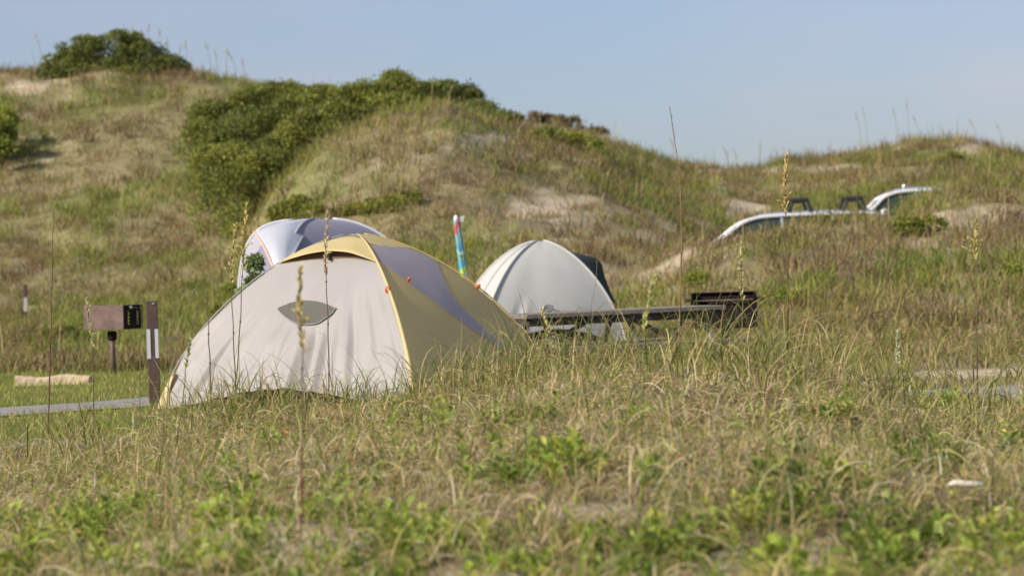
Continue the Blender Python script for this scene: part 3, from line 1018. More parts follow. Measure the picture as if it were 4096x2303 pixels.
TH = [
    ('olive bush at the left end of the long thicket, right of the grassy dune shoulder', [(212, 124, 85, .5, .6, .55), (198, 140, 84, .36, .5, .45)], G2, 7000),
    ('darkest bush low in the middle of the thicket, deep in the hollow', [(255, 140, 84, .9, .8, .75), (225, 150, 82.5, .6, .6, .55), (285, 155, 82, .55, .6, .55)], G1, 14000),
    ('broad mid green bush on the thicket skyline, right of the pale grassy crest', [(275, 101, 92, .95, .8, .48), (250, 105, 91, .5, .6, .4), (310, 101, 92, .75, .7, .4), (330, 100, 93, .4, .5, .3)], G2, 12000),
    ('bright green bush on the front slope of the thicket, above the rear tent', [(235, 160, 79.5, .52, .5, .36), (260, 163, 79, .45, .5, .3), (208, 162, 80, .42, .5, .34), (232, 176, 78.5, .4, .5, .2)], G2, 9000),
    ('leafy bush at the centre of the thicket where it meets the sandy knob', [(310, 135, 82, .7, .6, .55), (335, 122, 83, .55, .6, .5), (300, 115, 85, .6, .6, .5)], G2, 10000),
    ('tall bush with a jagged top on the skyline behind the sandy knob', [(375, 101, 86, .6, .6, .48), (402, 95, 87, .42, .5, .44), (395, 86, 87, .34, .4, .34), (355, 104, 86, .5, .6, .46), (390, 110, 84, .5, .5, .35)], G2, 11000),
    ('wind-cut dark bush at the right end of the thicket, dropping toward the sky', [(440, 97, 88, .6, .6, .38), (463, 103, 88, .42, .5, .38), (420, 97, 88, .4, .5, .38), (480, 112, 87, .35, .5, .25)], G1, 11000),
    ('low dark trailing bush on the bare slope right of the thicket', [(495, 122, 85, .45, .5, .18), (478, 118, 86, .3, .4, .2)], G1, 3500),
]
for lab, lobes, cols, nl_ in TH:
    shrub('thicket_bush', lab, lobes, int(nl_ * 1.9), .062, cols, group='bushes of the thicket between the dunes', clump=.27)
shrub('low_shrub', 'olive green shrub at the foot of the dune directly behind the rear tent',
      [(298, 208, 66, .34, .4, .26), (285, 212, 65, .26, .3, .22), (312, 212, 66, .22, .3, .18)], 4200, .07, G2, sit=True, clump=.18)
shrub('low_shrub', 'yellow-green low shrub on the slope below the sandy knob',
      [(385, 203, 67, .45, .4, .13), (410, 197, 68, .3, .4, .12), (360, 208, 67, .3, .4, .10), (340, 212, 66, .2, .3, .08)], 4200, .05, [(.24, .26, .05), (.28, .28, .06)], sit=True, clump=.12)
shrub('low_shrub', 'round green shrub near the top of the right dune beside a bare sand patch',
      [(955, 160, 98, .34, .4, .16), (946, 162, 98, .2, .3, .12)], 2000, .07, G2, sit=True, clump=.18)
shrub('low_shrub', 'brown twiggy shrub line along the top of the farther middle dune',
      [(572, 124, 125, .6, .6, .16), (598, 134, 125, .45, .5, .16), (545, 120, 125, .7, .6, .14), (525, 119, 125, .5, .5, .12)], 4200, .10, GB, clump=.2)
shrub('low_shrub', 'dark green shrub on the near face of the farther middle dune',
      [(560, 141, 105, .5, .5, .13), (584, 147, 104, .35, .5, .11), (536, 138, 105, .35, .5, .10)], 3000, .09, G2, sit=True, clump=.22)
shrub('low_shrub', 'small green shrub on the near slope of the right dune below the second car',
      [(915, 228, 60, .3, .3, .16), (930, 224, 61, .2, .3, .12)], 1800, .06, G3, sit=True, clump=.14)
shrub('low_shrub', 'fresh green weedy shrub low on the right slope beyond the right-hand grill',
      [(795, 297, 51, .26, .3, .09), (814, 300, 50, .22, .3, .08), (776, 303, 50, .2, .3, .07)], 2400, .055, G3, sit=True, clump=.13)
shrub('low_shrub', 'small yellow-green shrub right of the white tent on the slope',
      [(700, 278, 52, .18, .2, .12), (688, 283, 52, .14, .2, .09)], 1100, .05, G3, sit=True, clump=.11)
shrub('low_shrub', 'fresh green shrub low on the slope at the right edge of the photo',
      [(1012, 272, 53, .2, .3, .08), (1020, 268, 53, .2, .3, .08)], 1300, .055, G3, sit=True, clump=.12)
shrub('low_shrub', 'ragged green shrub at the foot of the dune behind the left-hand grill',
      [(75, 332, 58, .42, .4, .12), (58, 334, 58, .3, .4, .1), (98, 331, 58, .3, .4, .1)], 3600, .06, G2, sit=True, clump=.18)
shrub('low_shrub', 'green weedy shrub left of the cream tent at the foot of the dune',
      [(230, 292, 56, .14, .3, .22), (223, 312, 55, .16, .3, .2), (212, 330, 54, .16, .3, .16)], 3000, .06, G3, sit=True, clump=.18)
shrub('sapling', 'feathery blue-green sapling between the rear tent and the cream tent',
      [(253, 272, 38, .08, .1, .13), (249, 290, 38, .11, .12, .14), (258, 288, 38, .09, .1, .12), (255, 260, 38, .04, .05, .07)], 1700, .055, [(.15, .22, .09), (.19, .26, .10)], clump=.08, cat='sapling')


# ------------------------------------------------------------------ sea oats and bare stalks
def stalk(label, path, d, head=None, col_=(.17, .17, .06), hcol=(.42, .33, .12), r=.0042, open_=0.0, name='sea_oat', cat='sea oat', group=None, leaf=0, redbase=False, dens_=1.0, hs=1.0):
    """path: photo points from base to tip; head: photo row where the seed head starts; d depth"""
    pts = [P(px, py, d) for px, py in path]
    b = pts[0]
    gz = float(terr(b[0], d))
    th = thing(name, label, cat, (b[0], d, gz), group)
    full = [np.array([b[0] - .01, d, gz - .03])] + pts
    full = np.array(full)
    full[:, 1] += np.linspace(0, .06, len(full)) * random.uniform(-1, 1)
    s = np.concatenate([[0], np.cumsum(np.linalg.norm(np.diff(full, axis=0), axis=1))])
    m_ = 26
    fine = pchip(s, full, np.linspace(0, s[-1], m_))
    fine[:, 0] += np.interp(np.linspace(0, 1, m_), [0, 1], [0, 1]) * .004 * np.sin(np.arange(m_) * 1.1)
    rad = r * np.linspace(1.15, .32, m_)
    mb = MB().tube(fine, rad, 6)
    for kk in (6, 12, 17):       # nodes
        mb.tube([fine[kk] - (0, 0, .005), fine[kk] + (0, 0, .005)], r * 1.35, 6)
    st = mb.build('stem', M_oat, th, smooth=True)
    me = st.data
    ca = me.color_attributes.new('Col', 'FLOAT_COLOR', 'POINT')
    H_ = max(1e-3, fine[-1][2] - fine[0][2])
    for i, v in enumerate(me.vertices):
        f = (v.co.z) / H_
        cc = np.array(col_) * (1 + .25 * math.sin(f * 40))
        if redbase:
            cc = np.array((.18, .05, .05)) * (1 - float(sstep(.1, .38, f))) + cc * float(sstep(.1, .38, f))
        ca.data[i].color = (*np.clip(cc, 0, 1), 1)
    hcol = (min(.85, hcol[0] * 1.32), min(.85, hcol[1] * 1.36), min(.8, hcol[2] * 1.6))
    if head is not None:
        ztop = fine[-1]
        zs = P(path[-1][0], head, d)[2]
        f0 = (zs - fine[0][2]) / H_
        Lh = (1 - f0) * H_
        nsp = int(np.clip(Lh * 330 * dens_, 18, 140))
        fr = f0 + (1 - f0) * (np.arange(nsp) + rng.uniform(0, 1, nsp)) / nsp
        bp_ = np.stack([np.interp(fr, np.linspace(0, 1, m_), fine[:, q]) for q in range(3)], -1)
        ang = rng.uniform(0, 6.283, nsp)
        rel = (fr - f0) / (1 - f0)
        up = rng.uniform(1.6, 4.2, nsp)
        ax = unit(np.stack([np.cos(ang), np.sin(ang) * .7, up], -1))
        ped = rng.uniform(.002, .018, nsp) * (1 - .6 * rel)
        V, T, c = leaf_faces(bp_ + ax * ped[:, None], ax, np.stack([np.sin(ang), -np.cos(ang), .3 + 0 * ang], -1), hs * rng.uniform(.020, .036, nsp), hs * rng.uniform(.008, .0125, nsp), jit(hcol, nsp, .2), .3)
        Vs, Ts, Cs = [V], [T], [c]
        nb_ = int(open_ * 9)
        mb2 = MB()
        for q in range(nb_):
            fq = f0 + (1 - f0) * random.uniform(0, .55)
            p0 = np.array([np.interp(fq, np.linspace(0, 1, m_), fine[:, z_]) for z_ in range(3)])
            sgn = random.choice([-1, 1])
            ln = random.uniform(.05, .13) * open_
            e1 = p0 + np.array([sgn * ln * .55, random.uniform(-.3, .3) * ln, ln * .8])
            e2 = e1 + np.array([sgn * ln * .35, 0, ln * random.uniform(-.25, .3)])
            mb2.tube([p0, e1, e2], [.0018, .0013, .0008], 4)
            kk = random.randint(5, 9)
            tt = np.linspace(.25, 1, kk)
            bpq = np.where((tt < .6)[:, None], p0 + (e1 - p0) * (tt / .6)[:, None], e1 + (e2 - e1) * ((tt - .6) / .4)[:, None])
            axq = unit(np.tile(unit(e2 - p0), (kk, 1)) + rng.normal(0, .35, (kk, 3)))
            V, T, c = leaf_faces(bpq, axq, rng.normal(0, 1, (kk, 3)) + np.array([0, -1, 0]), rng.uniform(.014, .026, kk), rng.uniform(.005, .009, kk), jit(hcol, kk, .2), .3)
            Vs.append(V)
            Ts.append(T + sum(len(v_) for v_ in Vs[:-1]))
            Cs.append(c)
        if mb2.v:
            nb0 = sum(len(v_) for v_ in Vs)
            tri = []
            for f_ in mb2.f:
                for q in range(1, len(f_) - 1):
                    tri.append((f_[0], f_[q], f_[q + 1]))
            Vs.append(np.array(mb2.v))
            Ts.append(np.array(tri) + nb0)
            Cs.append(np.tile(np.array(hcol) * .7, (len(mb2.v), 1)))
        fast_mesh('seed_head', np.concatenate(Vs), np.concatenate(Ts), M_oat, th, col=np.concatenate(Cs))
    for q in range(leaf):
        fq = random.uniform(.1, .5)
        p0 = np.array([[np.interp(fq, np.linspace(0, 1, m_), fine[:, z_]) for z_ in range(3)]])
        V, Q, cc = blades(p0, np.array([random.choice([0, 3.14]) + random.gauss(0, .5)]), np.array([random.uniform(.12, .3)]), np.array([.15]), np.array([random.uniform(.4, 2.2)]), np.array([2.]), np.array([.006]), np.array([GRN]), np.array([OLIVE]), 8)
        fast_mesh('leaf', V, Q, M_blade, th, col=cc)
    return th


OG = 'tall sea oat stalks standing on the mound'
DRY = (.27, .20, .12)
GRY = (.22, .19, .15)
GS = (.12, .14, .045)
stalk('tall bare brown stalk standing alone at far left', [(47, 446), (50, 350), (53, 225), (53.5, 206)], 24.6, None, (.16, .10, .065), r=.0058, name='bare_stalk', cat='stalk', group='bare stalks on the mound')
stalk('slim sea oat with a narrow pale head passing in front of the left-hand grill', [(93.5, 428), (93.5, 370), (93, 350), (90, 325), (86.8, 300)], 24.6, 349, (.15, .12, .06), (.50, .42, .20), open_=0.15, group=OG, leaf=1)
stalk('broken grey-brown stalk ending in front of the left side of the cream tent', [(211, 408), (210.5, 370), (209, 330), (206.8, 287)], 24.0, None, (.19, .15, .12), r=.0055, name='bare_stalk', cat='stalk', group='bare stalks on the mound')
stalk('bushy-headed sea oat overlapping the cream tent edge, shorter of two close ones', [(236, 396), (234, 350), (232, 300), (231, 275), (233, 250), (235.5, 226)], 24.0, 284, GS, (.45, .37, .12), open_=.55, group=OG, redbase=True, leaf=1)
stalk('bushy golden sea oat in front of the rear tent, taller of two close ones', [(235, 394), (238, 360), (241, 310), (243, 268), (244.5, 240), (247, 205)], 23.8, 272, GS, (.44, .35, .10), open_=.55, group=OG, redbase=True, leaf=2)
stalk('sea oat rising across the middle of the cream tent up to its yellow visor', [(329, 386), (328.5, 340), (327, 290), (325.5, 265), (327, 240), (327.5, 214)], 23.8, 277, (.12, .09, .05), (.48, .38, .20), open_=.25, group=OG, redbase=True, leaf=1)
stalk('blurred sea oat close to the viewer with its head over the grey tent vent', [(299, 548), (302, 470), (303, 400), (302, 335), (300.5, 300), (300.4, 268)], 15.6, 336, (.15, .12, .06), (.40, .31, .09), r=.004, open_=.35, group=OG, redbase=True)
stalk('short blurred yellow-green spike low on the left of the mound', [(180, 540), (181.5, 515), (184, 470)], 15.2, 520, (.16, .18, .05), (.30, .32, .09), open_=0, group=OG, dens_=1.6)
stalk('tallest bare stalk, thin and leaning, reaching into the sky right of the white tent', [(678.5, 362), (679.5, 320), (681, 260), (681, 208), (677.5, 160), (668.4, 106)], 23.5, 190, (.30, .20, .09), (.32, .24, .15), r=.0058, group=OG, dens_=.55, hs=.42)
stalk('slim sea oat standing in front of the right-hand grill', [(742, 366), (742.5, 320), (742.5, 300), (741, 270), (741.5, 238)], 23.4, 303, (.20, .20, .06), (.46, .39, .16), open_=.12, group=OG)
stalk('large golden sea oat in front of the car roof', [(786, 372), (787.5, 330), (787.5, 282), (785.5, 240), (785, 200), (785.3, 156)], 23.6, 216, (.17, .14, .06), (.50, .36, .13), r=.005, open_=.35, group=OG, redbase=True, leaf=1)
stalk('soft yellow-green sea oat plume in front of the middle of the picnic table', [(643, 385), (644, 350), (645, 329), (650, 300), (654.5, 277)], 20.0, 332, (.22, .25, .08), (.42, .40, .15), open_=.08, group=OG, dens_=1.8)
stalk('open-headed golden sea oat standing alone near the right edge of the photo', [(977.5, 398), (977, 350), (976.5, 300), (975.5, 262), (976, 240), (976, 219)], 23.5, 266, (.17, .14, .06), (.46, .36, .12), open_=.6, group=OG, redbase=True, leaf=1)
stalk('short sea oat leaning left in front of the white tent below the table', [(556, 372), (552, 352), (547, 330), (541.5, 311)], 23.4, 353, (.20, .20, .07), (.44, .38, .14), open_=.15, group=OG)
stalk('hair-thin dry stalk crossing the white tent', [(589, 372), (591, 330), (595, 285), (599.7, 236)], 23.4, None, (.34, .28, .2), r=.0026, name='bare_stalk', cat='stalk', group='bare stalks on the mound')
stalk('short green spike at the left foot of the cream tent', [(182, 412), (184.5, 385), (186, 369), (192.5, 334)], 23.8, 370, (.17, .20, .06), (.30, .32, .10), open_=0, group=OG)
stalk('faint thin stalk between the left-hand grill and the brown marker post', [(139.5, 428), (140, 380), (141.5, 320), (142.5, 278)], 22.5, None, (.24, .21, .13), r=.0028, name='bare_stalk', cat='stalk', group='bare stalks on the mound')
stalk('thin stalk right of the brown marker post, the straighter of two', [(163, 420), (166, 355), (174, 310), (183, 270)], 21.5, None, (.25, .2, .14), r=.0032, name='bare_stalk', cat='stalk', group='bare stalks on the mound')
stalk('thin stalk right of the brown marker post, leaning furthest right', [(166, 420), (169, 380), (180, 335), (190, 300), (201, 273)], 21.3, None, (.27, .22, .15), r=.0032, name='bare_stalk', cat='stalk', group='bare stalks on the mound')
stalk('pale spike rising from grass between the golden and the open-headed sea oats', [(898, 396), (898, 370), (897.5, 348), (898, 331)], 23.0, 366, (.22, .25, .10), (.46, .45, .24), open_=0, group=OG)
stalk('thin dry stem leaning right beside the golden sea oat', [(765, 362), (775, 330), (785, 300), (792, 278)], 23.2, None, (.34, .30, .19), r=.0028, name='bare_stalk', cat='stalk', group='bare stalks on the mound')
stalk('broken pale stem among the grass before the right end of the table', [(714, 366), (722, 340), (733, 312), (741, 297)], 23.0, None, (.30, .32, .14), r=.004, name='bare_stalk', cat='stalk', group='bare stalks on the mound')
stalk('red-stemmed dry stalk near the bottom, below the blurred sea oat', [(299, 556), (300, 540), (303.5, 490), (303, 455)], 14.4, None, (.22, .07, .06), r=.0042, name='bare_stalk', cat='stalk', group='bare stalks on the mound')

# distant sea oats along the dune tops
FAR = [(43, 82, 32, 98, 'lone sea oat on the left dune, left of the round bush'),
       (132, 62, 26, 97, 'sea oat behind the round bush, first from its top'), (147, 70, 24, 97, 'sea oat behind the round bush, second from its top'),
       (163, 78, 27, 96.5, 'tallest sea oat just right of the round bush'), (171, 80, 38, 96.5, 'short sea oat just right of the round bush'),
       (179, 80, 44, 96.5, 'sea oat in the sky between the round bush and the pale crest, left one'), (187, 80, 40, 96, 'sea oat in the sky between the round bush and the pale crest, right one'),
       (211, 76, 41, 96, 'tallest sea oat on the pale crest right of the round bush'), (218, 76, 50, 96, 'bending sea oat on the pale crest'), (226, 77, 47, 96, 'sea oat in the thick of the pale crest group'),
       (236, 78, 52, 96, 'sea oat at the right end of the pale crest group'), (244, 80, 58, 96, 'short sea oat at the edge of the pale crest group, nearest the thicket'),
       (676, 166, 138, 100, 'faint sea oat on the saddle near the tallest bare stalk'), (730, 177, 146, 100, 'pale sea oat at the saddle, left one of a trio'), (738, 178, 148, 100, 'pale sea oat at the saddle, middle one of a trio'), (760, 176, 140, 102, 'pale sea oat at the saddle, right one of a trio'),
       (861, 152, 111, 106, 'sea oat on the right dune top, left of a leaning pair'), (868, 152, 108, 106, 'sea oat on the right dune top, right of a leaning pair'),
       (898, 150, 108, 108, 'thin sea oat at the middle of the right dune top'), (909, 150, 99, 108, 'highest sea oat on the right dune top'), (920, 148, 114, 108, 'slanting sea oat right of the highest one on the right dune'),
       (977, 148, 118, 108, 'sea oat above the bare sand on the right dune top'), (1002, 152, 122, 108, 'sea oat near the right edge on the dune top')]
for (px, yb, yt, d, lab) in FAR:
    lean = random.uniform(-9, 3)
    stalk(lab, [(px, yb), (px + lean * .2, yb - (yb - yt) * .5), (px + lean, yt)], d, yt + 9, (.26, .25, .16), (.46, .38, .26), r=.0075, open_=.6, group='sea oats along the dune tops', name='distant_sea_oat')


# ------------------------------------------------------------------ dome tents
class Dome:
    def __init__(s, apex, corners, ps, gz=0.0):
        s.A, s.Cn, s.ps, s.gz = np.array(apex), [np.array(c) for c in corners], ps, gz

    def pole(s, i, t):
        t = np.asarray(t, float)
        ph = np.clip(t, 0, 1.2) * math.pi / 2
        p = s.ps[i]
        r_ = np.sin(np.clip(ph, 0, math.pi / 2)) ** (2 / p)
        z_ = np.cos(np.clip(ph, 0, math.pi / 2)) ** (2 / p)
        h = s.A[2] - s.gz
        xy = s.A[:2] + r_[..., None] * (s.Cn[i][:2] - s.A[:2])
        return np.concatenate([xy, (s.gz + h * z_)[..., None]], -1)


class Panel:
    def __init__(s, dome, i, j, bulge=0.0, wr=None):
        s.D, s.i, s.j, s.b, s.wr = dome, i, j, bulge, wr
        us, ss = np.linspace(0, 1, 160), np.linspace(.02, 1, 160)
        s.gu, s.gs = np.meshgrid(us, ss, indexing='ij')
        s.gp = proj(s.raw(s.gu, s.gs))

    def raw(s, u, t):
        a, b_ = s.D.pole(s.i, t), s.D.pole(s.j, t)
        p = a * (1 - u[..., None]) + b_ * u[..., None]
        ctr = np.array([*s.D.A[:2], s.D.gz])
        o = p - ctr
        o[..., 2] *= .5
        return p + unit(o) * (s.b * 4 * u * (1 - u) * np.sin(np.clip(t, 0, 1) * math.pi * .5) ** 2)[..., None]

    def nrm(s, u, t):
        e = 2e-3
        du = s.raw(np.clip(u + e, 0, 1), t) - s.raw(np.clip(u - e, 0, 1), t)
        tt = np.clip(t, .03, .985)
        dt = s.raw(u, tt + e) - s.raw(u, tt - e)
        n = unit(np.cross(du, dt))
        p = s.raw(u, t)
        o = p - np.array([*s.D.A[:2], s.D.gz])
        return n * np.sign((n * o).sum(-1))[..., None]

    def ev(s, u, t, off=0.0, wrinkle=True):
        n = s.nrm(u, t)
        w_ = s.wr(u, t) if (s.wr is not None and wrinkle) else 0 * u
        return s.raw(u, t) + n * (w_ + off)[..., None]

    def inv(s, px, py):
        """surface coordinates of the point that shows at a photo position"""
        d2 = (s.gp[0] - px) ** 2 + (s.gp[1] - py) ** 2
        k = np.unravel_index(np.argmin(d2), d2.shape)
        x = np.array([s.gu[k], s.gs[k]])
        for _ in range(6):
            f = lambda q: np.array([v.item() for v in proj(s.raw(np.array([q[0]]), np.array([q[1]])))])
            f0 = f(x)
            J = np.stack([(f(x + np.array([1e-3, 0])) - f0) / 1e-3, (f(x + np.array([0, 1e-3])) - f0) / 1e-3], 1)
            if abs(np.linalg.det(J)) < 1:
                break
            st = np.linalg.solve(J, np.array([px, py]) - f0)
            x = np.clip(x + np.clip(st, -.05, .05), [0, .01], [1, 1])
        return x

    def strip(s, A_, B_, nt_=24, nw=6, off=.004, edge_lift=None):
        """patch between two photo-space curves, as geometry on the fabric"""
        def rs(p):
            p = np.array(p, float)
            l = np.concatenate([[0], np.cumsum(np.linalg.norm(np.diff(p, axis=0), axis=1))])
            return pchip(l, p, np.linspace(0, l[-1], nt_))
        a, b_ = rs(A_), rs(B_)
        G = np.zeros((nt_, nw, 3))
        for q in range(nt_):
            for k in range(nw):
                f = k / (nw - 1)
                tgt = a[q] * (1 - f) + b_[q] * f
                o_ = off
                if edge_lift:
                    o_ = off + edge_lift * f ** 1.5 * math.sin(math.pi * q / (nt_ - 1))
                qx = tgt.copy()
                for _ in range(3 if edge_lift else 1):
                    us = s.inv(*qx)
                    p = s.ev(us[0:1], us[1:2], np.array([o_]))[0]
                    e = np.array(proj(p)) - tgt
                    if not edge_lift:
                        break
                    qx = qx - e
                G[q, k] = p
        return G


def panel_mesh(pan, nu, ns, hem=0.0, s0=0.0, hemf=None):
    us = np.linspace(0, 1, nu)
    G = np.zeros((nu, ns, 3))
    for k, u in enumerate(us):
        smax = 1 - (hemf(u) if hemf else hem * 4 * u * (1 - u))
        t = s0 + (smax - s0) * np.linspace(0, 1, ns)
        G[k] = pan.ev(np.full(ns, u), t)
    return G


def fabric(name, col_, rough=.55, tr=.26, noise=.06):
    return mat(name, col_, rough, noise=noise, nscale=3.0, transl=tr, spec=.3)


M_cream = fabric('cream_nylon', (.465, .442, .45), .5, .30)
M_yel = fabric('yellow_nylon', (.68, .57, .29), .5)
M_kha = fabric('khaki_yellow_nylon', (.84, .71, .37), .5, .55)
M_lil = fabric('lilac_grey_nylon', (.58, .55, .68), .5, .5)
M_mesh = mat('grey_mesh', (.105, .102, .088), .9, noise=.2, nscale=60)
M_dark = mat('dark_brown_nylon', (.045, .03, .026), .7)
M_blk = mat('black_webbing', (.015, .015, .015), .6)
M_org = mat('orange_cord', (.72, .14, .03), .5)
M_pole = mat('pale_pole', (.70, .60, .35), .4)

# ---- the cream and yellow tent
tc_ = np.array([-1.32, 33.0, 0])
ap = P(355, 234, 33.0)
FL = P(163, 409, 32.7)
FR = P(415, 409, 30.9)
RR = P(553, 397, 33.3)
RL = FL + RR - FR
for c_ in (FL, FR, RR, RL):
    c_[2] = 0
tent = thing('dome_tent', 'large cream and yellow dome tent with lilac-grey stripe and a lens-shaped grey vent', 'tent', (ap[0], ap[1], 0))
dome = Dome(ap, [FL, FR, RR, RL], [1.52, 1.52, 1.55, 1.52])


VC = (-9.0, -9.0)


def wr_front(u, t):
    low = sstep(.42, .72, t)
    ph = (u - .55) * (1.0 + .25 * (1 - t)) + .10 * (t - .6)
    f = 0.55 * (vn(ph * 17 + 3, t * 1.3, 5) - .5) + .45 * (vn(ph * 34 + 9, t * 2.2 + ph * 2, 6) - .5)
    hi = (fbm(u * 4, t * 4, 7, 2) - .5) * .012
    top = np.exp(-((t - .58) / .05) ** 2) * (vn(u * 46 + t * 9, t * 6, 8) - .5) * .012
    tug = .02 * np.exp(-((u - .06) / .05) ** 2) * (vn(u * 60, t * 3, 2) - .5) * low
    flat = 1 - .9 * np.exp(-((u - VC[0]) / .16) ** 4 - ((t - VC[1]) / .085) ** 4)
    return (low * f * .15 * (1 - .5 * sstep(.9, 1, t)) + top + tug) * flat + hi


pF = Panel(dome, 0, 1, .06, wr_front)
VC = tuple(pF.inv(307, 312))
pS = Panel(dome, 1, 2, .035, lambda u, t: (fbm(u * 5, t * 5, 17, 2) - .5) * .012)
pB = Panel(dome, 2, 3, .03)
pL = Panel(dome, 3, 0, .03)
hemF = lambda u: .012 + .105 * math.sin(math.pi * min(1, u * 1.02)) ** 1.3
MB().grid(panel_mesh(pF, 220, 160, hemf=hemF)).build('front_panel', M_cream, tent, smooth=True)
MB().grid(panel_mesh(pS, 60, 60, .05)).build('side_panel', M_kha, tent, smooth=True)
MB().grid(panel_mesh(pB, 40, 40, .05)).build('rear_panel', M_cream, tent, smooth=True)
MB().grid(panel_mesh(pL, 40, 40, .05)).build('side_panel', M_kha, tent, smooth=True)
# lilac stripe across the shaded side panel
low_ = [(371.5, 245), (376.7, 258), (406.8, 281.5), (443, 309), (479, 334), (514, 359), (536, 377), (552, 390)]
upp_ = [(408, 248.6), (425, 255), (437.3, 263), (441, 274), (452, 295), (473, 318), (502, 345), (520, 359), (545, 381), (554, 391)]
MB().grid(pS.strip(low_, upp_, 46, 10, .006)).build('stripe', M_lil, tent, smooth=True)
# vent
_t = np.linspace(0, 1, 15)
M_v = pF.strip([(278 + 58.5 * q, 309.2 - .8 * q - 8.0 * (1 - (2 * q - 1) ** 2)) for q in _t], [(278 + 58.5 * q, 309.25 - .8 * q + 16.5 * (1 - (2 * q - 1) ** 2) ** .9) for q in _t], 60, 16, .015)
vent = MB().grid(M_v).build('vent', M_mesh, tent, smooth=True)
mb = MB()
mb.tube(list(M_v[:, 0]) + list(M_v[::-1, -1]), .004, 5)
mb.build('vent_trim', M_cream, vent, smooth=True)
# shaded mesh under the visor, and visor
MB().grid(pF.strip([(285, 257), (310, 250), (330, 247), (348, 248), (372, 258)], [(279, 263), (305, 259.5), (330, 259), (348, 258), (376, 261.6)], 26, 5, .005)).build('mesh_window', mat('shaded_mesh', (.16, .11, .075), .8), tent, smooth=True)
vis = pF.strip([(276, 262), (300, 248), (330, 239.5), (352, 235), (364, 238), (371, 247), (377.5, 261.5)], [(276, 263.5), (293, 257.5), (312, 252.5), (330, 250.4), (346, 251.5), (362, 256), (378, 262.2)], 40, 8, .008, .085)
MB().grid(vis).build('visor', M_yel, tent, smooth=True, solid=.004)
# top cap: yellow strip along the ridge on the side panel
MB().grid(pS.strip([(357, 234.6), (380, 237), (405, 243.5), (425, 252), (437, 260.5)], [(369, 243.5), (385, 246.5), (408, 248), (425, 254.6), (437.4, 262)], 26, 5, .005)).build('ridge_cap', M_yel, tent, smooth=True)
for i, nm in ((0, 'pole_sleeve'), (1, 'pole_sleeve'), (2, 'pole_sleeve'), (3, 'pole_sleeve')):
    tt = np.linspace(.06, 1, 40)
    pts = dome.pole(i, tt)
    o_ = pts - np.array([ap[0], ap[1], 0])
    pts = pts + unit(o_) * .012
    MB().tube(list(pts), list(np.linspace(.006, (.006, .024, .012, .006)[i], 40)), 7).build(nm, (M_cream, M_yel, M_kha, M_cream)[i], tent, smooth=True)
# yellow wing at the left foot
wing = []
for t_ in np.linspace(.80, 1.0, 14):
    p0 = dome.pole(0, np.array([t_]))[0]
    k = (t_ - .8) / .2
    wing.append([p0 + np.array([-.05 * k ** .7, .0, 0.0]), p0 + np.array([-.04 * k, -.02, 0]), p0 + np.array([.07 * k, -.06, 0])])
MB().grid(np.array(wing)).build('corner_panel', M_yel, tent, smooth=True, solid=.004)
# strap below the visor
sp_ = [pF.ev(np.array([u_[0]]), np.array([u_[1]]), np.array([.03]))[0] for u_ in (pF.inv(328.5, 252), pF.inv(329.5, 257), pF.inv(331, 262))]
MB().tube(sp_, .012, 5).build('strap', M_blk, tent)
# orange guy loops
for (pn, px, py, sz) in ((pF, 400.5, 291.5, .022), (pS, 407, 282, .013), (pS, 476.5, 288.5, .016)):
    u_ = pn.inv(px, py)
    c_ = pn.ev(u_[0:1], u_[1:2], np.array([.03]))[0]
    rg = [c_ + np.array([math.cos(a_) * sz * .7 + math.sin(a_) * sz * .35, -.01 * math.sin(a_), math.sin(a_) * sz]) for a_ in np.linspace(0, 6.283, 15)]
    MB().tube(rg, .008, 5).build('guy_loop', M_org, tent, smooth=True)
# inner tent, dark, seen below the raised hem
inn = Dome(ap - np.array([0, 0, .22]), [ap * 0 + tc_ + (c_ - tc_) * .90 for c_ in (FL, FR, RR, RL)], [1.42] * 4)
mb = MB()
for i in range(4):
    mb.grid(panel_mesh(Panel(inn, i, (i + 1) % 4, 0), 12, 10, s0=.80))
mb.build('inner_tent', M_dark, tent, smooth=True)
# pegs
for c_ in (FL, FR, RR):
    dv = unit(c_[:2] - ap[:2])
    p0 = np.array([c_[0] + dv[0] * .06, c_[1] + dv[1] * .06, 0])
    MB().tube([p0 + (0, 0, .05), p0 - (0, 0, .1)], .006, 6).build('peg', mat('peg_metal', (.3, .3, .3), .4, .8), tent)

# ---- white tent with the dark green rear
M_wht = fabric('white_nylon', (.56, .56, .54), .45, .10, .03)
M_dgr = fabric('dark_green_nylon', (.030, .042, .040), .55, 0.03)
wa = P(540, 240.5, 48.0)
wL = P(452, 345, 48.0)
wF = P(480, 352, 46.5)
wR = P(627, 349, 47.5)
wB = P(598, 345, 50.0)
for c_ in (wL, wF, wR, wB):
    c_[2] = 0.0
wt = thing('dome_tent', 'white dome tent with dark green rear standing beyond the picnic table', 'tent', (wa[0], wa[1], 0))
wd = Dome(wa, [wL, wF, wR, wB], [1.75, 1.62, 1.62, 2.0])
wrw = lambda u, t: sstep(.55, .8, t) * (vn(u * 16 + t * 3, t * 1.5, 25) - .5) * .05 * (1 - sstep(.25, .5, u)) + (fbm(u * 3, t * 3, 4, 2) - .5) * .02
w1 = Panel(wd, 0, 1, .02)
w2 = Panel(wd, 1, 2, .05, wrw)
w3 = Panel(wd, 2, 3, .05)
w4 = Panel(wd, 3, 0, .03)
MB().grid(panel_mesh(w1, 30, 40, .10, hemf=lambda u: .10)).build('side_panel', M_wht, wt, smooth=True)
MB().grid(panel_mesh(w2, 70, 60, hemf=lambda u: .085 + .115 * math.sin(math.pi * u) ** 1.2)).build('front_panel', M_wht, wt, smooth=True)
MB().grid(panel_mesh(w3, 30, 40, .10)).build('rear_panel', M_dgr, wt, smooth=True)
